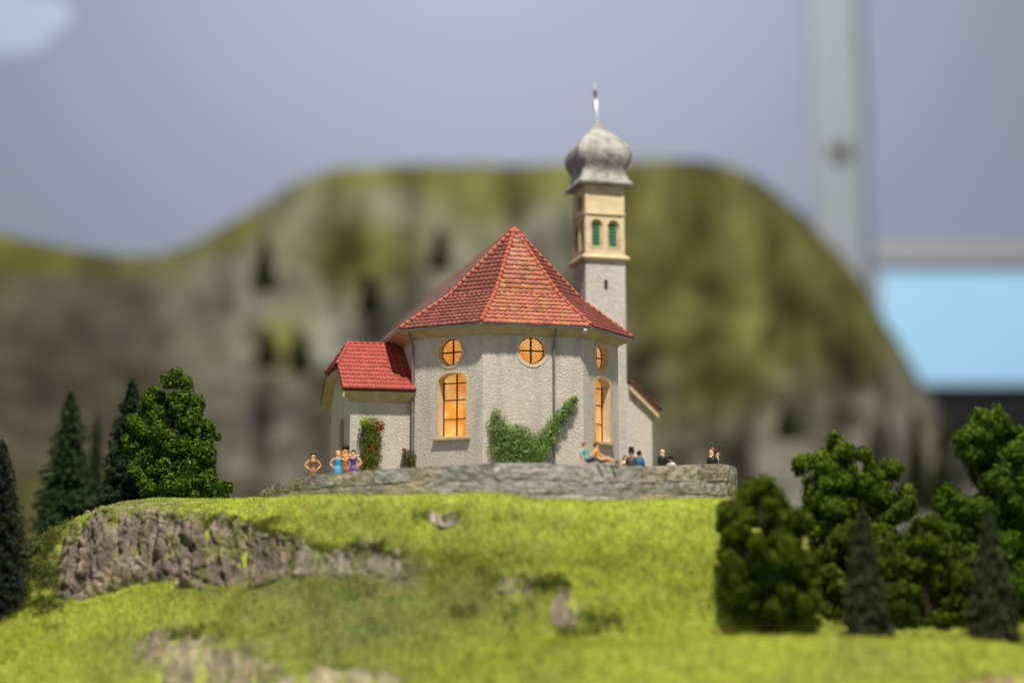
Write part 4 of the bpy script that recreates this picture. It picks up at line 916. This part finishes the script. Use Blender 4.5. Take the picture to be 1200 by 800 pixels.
spruce('grey green spruce in front of the leafy trees, nearer the church', 1016, 585, 748, 28, -3.0, **GR)
spruce('grey green spruce at the right edge in front of the tallest tree', 1165, 588, 752, 31, -3.0, **GR)
# conifers far behind on and below the mountain
def far_conifer(px, py0, py1, hw, Y, label, b=(0.034, 0.042, 0.016)):
    spruce(label, px, py0, py1, hw, Y, base=b, hi=(0.05, 0.062, 0.025), levels=16, dens=.4, group='far dark conifers on the mountain', size=.16)
far_conifer(310, 275, 335, 14, 35.7, 'far blurred conifer high on the left shoulder of the mountain'); far_conifer(432, 318, 362, 13, 34.5, 'far blurred conifer on the mountain left of the church roof')
far_conifer(312, 380, 425, 13, 34.1, 'far blurred conifer on the mossy ledge, left one of the pair'); far_conifer(352, 385, 430, 13, 34.1, 'far blurred conifer on the mossy ledge, right one of the pair')
far_conifer(922, 470, 510, 14, 33.3, 'far blurred conifer low on the pale rock right of the church'); far_conifer(1026, 490, 590, 15, 31.7, 'far blurred conifer at the mountain foot above the rounded tree')
far_conifer(1076, 475, 590, 16, 31.7, 'far blurred conifer at the mountain foot, middle of the right three'); far_conifer(1106, 490, 600, 14, 31.7, 'far blurred conifer at the mountain foot, nearest the black cabinet')
far_conifer(515, 265, 310, 10, 35.3, 'far blurred conifer on the mountain just left of the roof peak')

# ------------------------------------------------------------------ climbing plant and shrubs against the church
Rz = Matrix.Rotation(math.radians(15), 4, 'Z'); CH = Matrix.Translation((0.03, 0, 0)) @ Rz
def on_face(T, u, z, out): return CH @ (T(u, z, out) * U)
def fibre_plant(name, label, cat, blobs, base_pt, c1, c2, n_per=900, ln=.05, wd=.0035, accents=()):
    t = thing(name, label, cat, base_pt); Ps, Cs = [], []
    for (c, rx, ry, rz, dens) in blobs:
        n = int(n_per * dens); d = sphere_pts(n) * (rng.uniform(0, 1, (n, 1)) ** .4); Ps.append(np.array(c) + d * np.array([rx, ry, rz]))
        k = rng.uniform(0, 1, (n, 1)); cc = np.array(c1) * (1 - k) + np.array(c2) * k; Cs.append(cc * rng.uniform(.7, 1.3, (n, 1)))
    P = np.concatenate(Ps); C = np.concatenate(Cs); n = len(P)
    dr = rng.normal(0, 1, (n, 3)) * np.array([1, .6, 1]) + np.array([0, -.25, .15]); dr /= np.linalg.norm(dr, axis=1, keepdims=True)
    sd = np.cross(dr, rng.normal(0, 1, (n, 3))); sd /= np.linalg.norm(sd, axis=1, keepdims=True); l = ln * rng.uniform(.5, 1.2, (n, 1)); b = np.cross(dr, sd) * l * .12
    V = np.stack([P - dr * l * .5, P + sd * wd + b, P + dr * l * .5, P - sd * wd + b], 1).reshape(-1, 3) - np.array(base_pt)
    link('leaves', np_mesh('leaves', V, np.arange(4 * n).reshape(-1, 4), np.repeat(np.clip(C, .002, .9), 4, 0)), leaf_m, t)
    for nm, (c, r, colr, m) in accents:
        d = sphere_pts(m) * (rng.uniform(.2, 1, (m, 1))); V, f_, C4 = leaf_quads(np.array(c) + d * r - np.array(base_pt), d, .013, np.tile(np.array(colr), (m, 1)) * rng.uniform(.6, 1.3, (m, 1)))
        link(nm, np_mesh(nm, V, f_, C4), leaf_m, t)
    st = MB(); b0 = Vector((0, 0, 0))
    for (c, rx, ry, rz, dens) in blobs: st.tube([b0, (Vector(c) - Vector(base_pt)) * .6 + Vector((0, 0, -.02)), Vector(c) - Vector(base_pt)], [.008, .006, .004], 5)
    st.build('stem', bark, t)
    return t
ivb = [(34, 112, 9, .24, .20, 1.2), (22, 122, 6, .16, .16, .7), (46, 120, 6, .14, .12, .5), (28, 106, 8, .26, .20, 1.5), (16, 132, 6, .13, .13, .55), (44, 108, 8, .22, .18, 1.3), (60, 104, 8, .16, .13, .8), (70, 118, 7, .13, .13, .8), (80, 132, 6, .10, .11, .6), (89, 144, 6, .09, .10, .55), (98, 155, 5, .075, .09, .5), (105, 163, 5, .05, .05, .25), (14, 146, 4, .06, .06, .15), (40, 130, 4, .15, .05, .2), (30, 92, 9, .20, .12, .8), (48, 92, 9, .18, .12, .7)]
fibre_plant('climbing_plant', 'green climbing plant spreading up the front wall beside the downpipe', 'plant', [(tuple(on_face(Tf, u, z, o_)), rx, .05, rz, d) for u, z, o_, rx, rz, d in ivb], tuple(on_face(Tf, 42, 61, 6)),
            (0.075, 0.17, 0.03), (0.30, 0.42, 0.13), n_per=820, ln=.06)
Tax, _ = frame2d((AX0, AY0), (AX1, AY0))
bs = [on_face(Tax, 23, z, 7) for z in (82, 100, 118, 133)]
fibre_plant('flowering_shrub', 'tall green shrub with red blossom against the annex wall', 'plant', [(tuple(b), .15 - .012 * k, .06, .13, 1.2) for k, b in enumerate(bs)], tuple(on_face(Tax, 23, 61, 7)), (0.09, 0.11, 0.016), (0.24, 0.25, 0.04), n_per=1100, ln=.035,
            accents=(('lime_leaves', (tuple(on_face(Tax, 14, 138, 9)), .06, (0.24, 0.45, 0.02), 200)), ('blossom', (tuple(on_face(Tax, 33, 134, 9)), .075, (0.38, 0.085, 0.03), 220)), ('blossom', (tuple(on_face(Tax, 24, 108, 13)), .06, (0.36, 0.08, 0.03), 24))))
bs = [on_face(Tax, 67, z, 6) for z in (84, 100)]
fibre_plant('flowering_shrub', 'small olive shrub with a red bloom in the corner by the downpipe', 'plant', [(tuple(b), .11 - .02 * k, .05, .10, 1.0) for k, b in enumerate(bs)], tuple(on_face(Tax, 67, 61, 6)), (0.07, 0.07, 0.015), (0.15, 0.15, 0.03), n_per=700, ln=.035,
            accents=(('blossom', (tuple(on_face(Tax, 61, 108, 8)), .03, (0.36, 0.10, 0.04), 60)),))
bs = [on_face(Tr, 76, 80, 7)]
fibre_plant('small_bush', 'tiny dark green bush at the foot of the right apse wall', 'plant', [(tuple(bs[0]), .06, .05, .20, .6)], tuple(on_face(Tr, 76, 61, 7)), (0.05, 0.07, 0.015), (0.10, 0.13, 0.03), n_per=500, ln=.035)

# ------------------------------------------------------------------ painted miniature people
def paint(name, c): return M('paint_' + name, c, .55, .3)
PM = dict(skin=paint('skin', (0.70, 0.36, 0.14)), pale=paint('pale_skin', (0.66, 0.42, 0.28)), brown=paint('brown', (0.22, 0.10, 0.06)), blue=paint('blue', (0.03, 0.30, 0.62)), purple=paint('purple', (0.10, 0.04, 0.26)), tan=paint('tan', (0.34, 0.15, 0.05)),
          teal=paint('teal', (0.12, 0.45, 0.46)), yellow=paint('yellow', (0.72, 0.40, 0.02)), black=paint('black', (0.014, 0.015, 0.018)), white=paint('white', (0.75, 0.72, 0.68)), coat=paint('blue_coat', (0.02, 0.13, 0.24)), grey=paint('grey', (0.07, 0.065, 0.06)),
          dark=paint('dark_hair', (0.02, 0.012, 0.008)), red=paint('red_hair', (0.22, 0.07, 0.025)), jeans=paint('jeans', (0.03, 0.05, 0.12)))
STAND = dict(pelvis=(0, 0, .50), waist=(0, 0, .60), chest=(0, -.005, .72), neck=(0, 0, .825), head=(0, -.012, .885), crown=(0, -.004, .945),
             sl=(-.10, 0, .785), el=(-.135, .01, .64), wl=(-.13, -.04, .515), sr=(.10, 0, .785), er=(.135, .01, .64), wr=(.13, -.04, .515),
             hl=(-.05, 0, .47), kl=(-.055, -.012, .265), al=(-.055, .01, .05), tl=(-.062, -.075, .02), hr=(.05, 0, .47), kr=(.055, -.012, .265), ar=(.055, .01, .05), tr=(.062, -.075, .02))
RAD = dict(pelvis=.082, waist=.066, chest=.085, neck=.036, head=.058, crown=.046, sl=.040, el=.029, wl=.021, sr=.040, er=.029, wr=.021, hl=.062, kl=.042, al=.028, tl=.022, hr=.062, kr=.042, ar=.028, tr=.022)
BONES = [('pelvis', 'waist', 'torso'), ('waist', 'chest', 'torso'), ('chest', 'neck', 'neckline'), ('neck', 'head', 'head'), ('head', 'crown', 'head'), ('chest', 'sl', 'torso'), ('sl', 'el', 'arm'), ('el', 'wl', 'fore'), ('chest', 'sr', 'torso'), ('sr', 'er', 'arm'), ('er', 'wr', 'fore'),
         ('pelvis', 'hl', 'legs'), ('hl', 'kl', 'legs'), ('kl', 'al', 'legs'), ('al', 'tl', 'shoe'), ('pelvis', 'hr', 'legs'), ('hr', 'kr', 'legs'), ('kr', 'ar', 'legs'), ('ar', 'tr', 'shoe')]
def person(label, loc, rz, height, dress, pose={}, hair='dark', hairstyle='cap', skirt=None, hat=None, coat=None):
    J = {k: Vector(v) for k, v in STAND.items()}; J.update({k: Vector(v) for k, v in pose.items()})
    names = list(J); me = bpy.data.meshes.new('person'); me.from_pydata([J[k] for k in names], [(names.index(a), names.index(b)) for a, b, _ in BONES], [])
    o = bpy.data.objects.new('person', me); col.objects.link(o)
    md = o.modifiers.new('skin', 'SKIN'); md.use_smooth_shade = True
    for k, v in zip(names, me.skin_vertices[0].data): v.radius = (RAD[k], RAD[k] * (.72 if k in ('pelvis', 'waist', 'chest') else 1)); v.use_root = k == 'pelvis'
    o.modifiers.new('sub', 'SUBSURF').levels = 1
    dg = bpy.context.evaluated_depsgraph_get(); nm = bpy.data.meshes.new_from_object(o.evaluated_get(dg)); bpy.data.objects.remove(o); 
    bm = bmesh.new(); bm.from_mesh(nm)
    # nose, ears and hands are part of the one body surface
    def blobs(c, r, sc3=(1, 1, 1)):
        res = bmesh.ops.create_icosphere(bm, subdivisions=1, radius=r)
        for v in res['verts']: v.co = Vector((v.co.x * sc3[0], v.co.y * sc3[1], v.co.z * sc3[2])) + c
    hd = J['head']; blobs(hd + Vector((0, -.060, .0)), .012, (.8, 1, 1.2))
    for s in (-1, 1): blobs(hd + Vector((s * .057, .005, .0)), .013, (.5, 1, 1.2))
    for wk, ek, s in (('wl', 'el', -1), ('wr', 'er', 1)):
        d = (J[wk] - J[ek]).normalized(); sd = d.cross(Vector((0, 1, .3))).normalized()
        up = d.cross(sd); palm = J[wk] + d * .03; blobs(palm, .022, (1, 1, 1))
        for q in range(5):
            f = (q - 1.5) * .011 if q < 4 else .022 * s
            st_ = palm + sd * f + (d * .012 if q < 4 else Vector()); ln = (.030, .036, .034, .026, .026)[q]
            en = st_ + d * ln * (.9 if q < 4 else .5) + (sd * f * .4) - up * .008
            m1 = (st_ + en) / 2 + up * .003; n5 = 5; rings = []
            for p_, r_ in ((st_, .0065), (m1, .006), (en, .0045)): rings.append([bm.verts.new(p_ + r_ * (math.cos(2 * math.pi * k / n5) * sd + math.sin(2 * math.pi * k / n5) * up)) for k in range(n5)])
            for a_, b_ in zip(rings, rings[1:]):
                for k in range(n5): bm.faces.new((a_[k], a_[(k + 1) % n5], b_[(k + 1) % n5], b_[k]))
            bm.faces.new(rings[-1])
    bm.to_mesh(nm); bm.free()
    zones = ['torso', 'neckline', 'head', 'arm', 'fore', 'legs', 'shoe']
    for z in zones: nm.materials.append(PM[dress[z]])
    segs = [(J[a], J[b], z) for a, b, z in BONES]
    for p in nm.polygons:
        c = p.center; best = min(segs, key=lambda s: (geometry.intersect_point_line(c, s[0], s[1])[0] - c).length if 0 <= geometry.intersect_point_line(c, s[0], s[1])[1] <= 1 else min((s[0] - c).length, (s[1] - c).length))
        z = best[2]
        if (J['head'] - c).length < .085: z = 'head'
        if min((J['wl'] - c).length, (J['wr'] - c).length) < .075 and (c - J['wl']).length + 0 < 1 and z == 'fore': 
            w = 'wl' if (J['wl'] - c).length < (J['wr'] - c).length else 'wr'; e = 'el' if w == 'wl' else 'er'
            if (c - J[w]).dot(J[w] - J[e]) > 0: z = 'head'
        p.material_index = zones.index(z); p.use_smooth = True
    b = link('person', nm); b.location = loc; b.rotation_euler = (0, 0, rz); b.scale = (height,) * 3
    tag(b, label, 'person', 'painted miniature people on the terrace')
    def child(nm_, m_, mt, smooth=True): m_.build(nm_, PM[mt], b, 1.0, smooth)
    def ring(c, rx, ry, n_=12): return [c + Vector((rx * math.cos(2 * math.pi * k / n_), ry * math.sin(2 * math.pi * k / n_), 0)) for k in range(n_)]
    if hair:
        h = MB(); c = (J['head'] + J['crown']) / 2 + Vector((0, .014, 0)); 
        h.rings([ring(c + Vector((0, .018, -.030)), .056, .042), ring(c + Vector((0, .012, 0)), .066, .058), ring(c + Vector((0, .006, .035)), .060, .056), ring(c + Vector((0, 0, .062)), .036, .036), ring(c + Vector((0, 0, .070)), .008, .008)])
        if hairstyle == 'bun': h.tube([c + Vector((0, .05, .03)), c + Vector((0, .075, .032)), c + Vector((0, .10, .03))], [.022, .034, .014], 8)
        if hairstyle == 'long': h.rings([ring(c + Vector((0, .035, -.13)), .045, .022), ring(c + Vector((0, .035, -.07)), .058, .032), ring(c + Vector((0, .025, 0)), .062, .045)])
        if hairstyle == 'afro': h.rings([ring(c + Vector((0, .01, -.03)), .05, .05), ring(c + Vector((0, .01, .02)), .085, .08), ring(c + Vector((0, .005, .07)), .08, .075), ring(c + Vector((0, 0, .11)), .03, .03)])
        child('hair', h, hair)
    if hat:
        c = J['crown'] + Vector((0, 0, .012)); h = MB()
        h.rings([ring(c + Vector((0, 0, -.008)), .088, .092, 16), ring(c + Vector((0, 0, .006)), .090, .094, 16), ring(c + Vector((0, 0, .008)), .060, .062, 16), ring(c + Vector((0, 0, hat)), .064, .066, 16), ring(c + Vector((0, 0, hat + .006)), .05, .05, 16)]); child('hat', h, 'black', False)
    if skirt:
        p = J['pelvis']; h = MB(); h.rings([ring(p + Vector((0, 0, .12)), .072, .056), ring(p + Vector((0, 0, .02)), .098, .080), ring(p + Vector((0, 0, -.16)), .135, .12), ring(p + Vector((0, .0, -.33)), .17, .155)]); child('skirt', h, skirt)
    if coat:
        p = J['pelvis']; h = MB(); h.rings([ring(J['chest'] + Vector((0, .0, .055)), .10, .066), ring(J['chest'] + Vector((0, .005, -.02)), .108, .084), ring(p + Vector((0, 0, .10)), .096, .08), ring(p + Vector((0, .01, -.05)), .115, .10), ring(p + Vector((0, .015, -.24)), .13, .115)], caps=True); child('coat', h, coat)
    return b
def outfit(torso, legs, skin='skin', arm=None, fore=None, neckline=None): return dict(torso=torso, neckline=neckline or skin, head=skin, arm=arm or skin, fore=fore or skin, legs=legs, shoe='black')
hips = dict(el=(-.20, .03, .665), wl=(-.095, -.035, .56), er=(.20, .03, .665), wr=(.095, -.035, .56))
def stand_at(px, Y): return (at(px, 540, Y).x, Y, FLOOR)
person('woman in a brown dress, hands on hips, alone at the left end of the wall', stand_at(367, -.62), .25, .455, outfit('brown', 'brown'), hips, 'dark', 'bun', 'brown')
person('woman in a bright blue strapless dress raising one arm', stand_at(396, -.92), .2, .46, outfit('blue', 'blue'), dict(el=(-.19, .02, .66), wl=(-.10, -.04, .57), er=(.19, -.01, .72), wr=(.235, -.03, .84)), 'skin', 'cap', 'blue')
person('man with bushy dark hair in tan clothes behind the blue dress', stand_at(404.5, -.72), 0, .52, outfit('tan', 'tan'), {}, 'dark', 'afro')
person('woman in a purple dress beside the flowering shrub, reaching out her arm', stand_at(414, -.98), -.1, .465, outfit('purple', 'purple'), dict(er=(.20, .02, .67), wr=(.10, -.04, .57), el=(-.17, -.02, .75), wl=(-.22, -.04, .86)), 'dark', 'bun', 'purple')
wz = .875
sit = dict(pelvis=(0, 0, .09), waist=(0, .04, .18), chest=(0, .07, .29), neck=(0, .07, .385), head=(0, .055, .445), crown=(0, .06, .505), sl=(-.10, .07, .355), sr=(.10, .07, .355), hl=(-.05, -.03, .08), kl=(-.055, -.22, .15), al=(-.055, -.40, .05), tl=(-.06, -.47, .06), hr=(.05, -.03, .08), kr=(.055, -.22, .13), ar=(.055, -.41, .045), tr=(.06, -.48, .06),
           el=(-.16, .12, .22), wl=(-.12, .10, .09), er=(.15, -.02, .24), wr=(.10, -.14, .19))
def top_at(px, Y): p = at(px, 544, Y); return (p.x, Y, float(np.interp(p.x, A[:, 0], A[:, 2])) + .0)
person('grey haired person in a teal shirt reclining on top of the terrace wall', top_at(688, -1.71), 1.25, .43, outfit('teal', 'jeans', arm='teal'), sit, 'red', 'cap')
person('person in a yellow shirt sitting on the wall with legs stretched to the right', top_at(702, -1.68), 1.35, .43, outfit('yellow', 'skin'), sit, 'dark', 'cap')
person('red haired woman in a white top crouching beside the top hat', (at(733, 540, -1.05).x, -1.05, FLOOR + .0), .6, .40, outfit('white', 'brown'), {}, 'red', 'long')
person('man in a black top hat and dark grey coat', stand_at(740, -1.12), -.2, .455, outfit('grey', 'black', 'pale', 'grey', 'grey', 'grey'), {}, 'dark', 'cap', hat=.085, coat='grey')
person('person in a blue coat standing close beside the top hat', stand_at(749.5, -1.15), 2.4, .445, outfit('coat', 'jeans', arm='coat', fore='coat', neckline='coat'), dict(er=(.16, -.03, .66), wr=(.06, -.10, .62)), 'dark', 'cap', coat='coat')
person('bald man in a long black coat right of the church porch', stand_at(776, -.9), .9, .495, outfit('black', 'black', 'pale', 'black', 'black', 'white'), dict(er=(.14, -.05, .66), wr=(.10, -.17, .60)), None, coat='black')
person('short person in white with dark hair facing the bald man', stand_at(786.5, -.98), -.6, .385, outfit('white', 'black', arm='white', neckline='white'), {}, 'dark', 'cap', hat=.04)
person('groom in a black suit at the far right of the terrace', stand_at(834.5, .1), -.9, .565, outfit('black', 'black', 'pale', 'black', 'black', 'white'), {}, 'red', 'cap', coat='black')
person('bride in a long white dress close beside the groom', stand_at(839.5, .14), 1.4, .54, outfit('white', 'white', arm='white'), {}, 'dark', 'long', 'white')
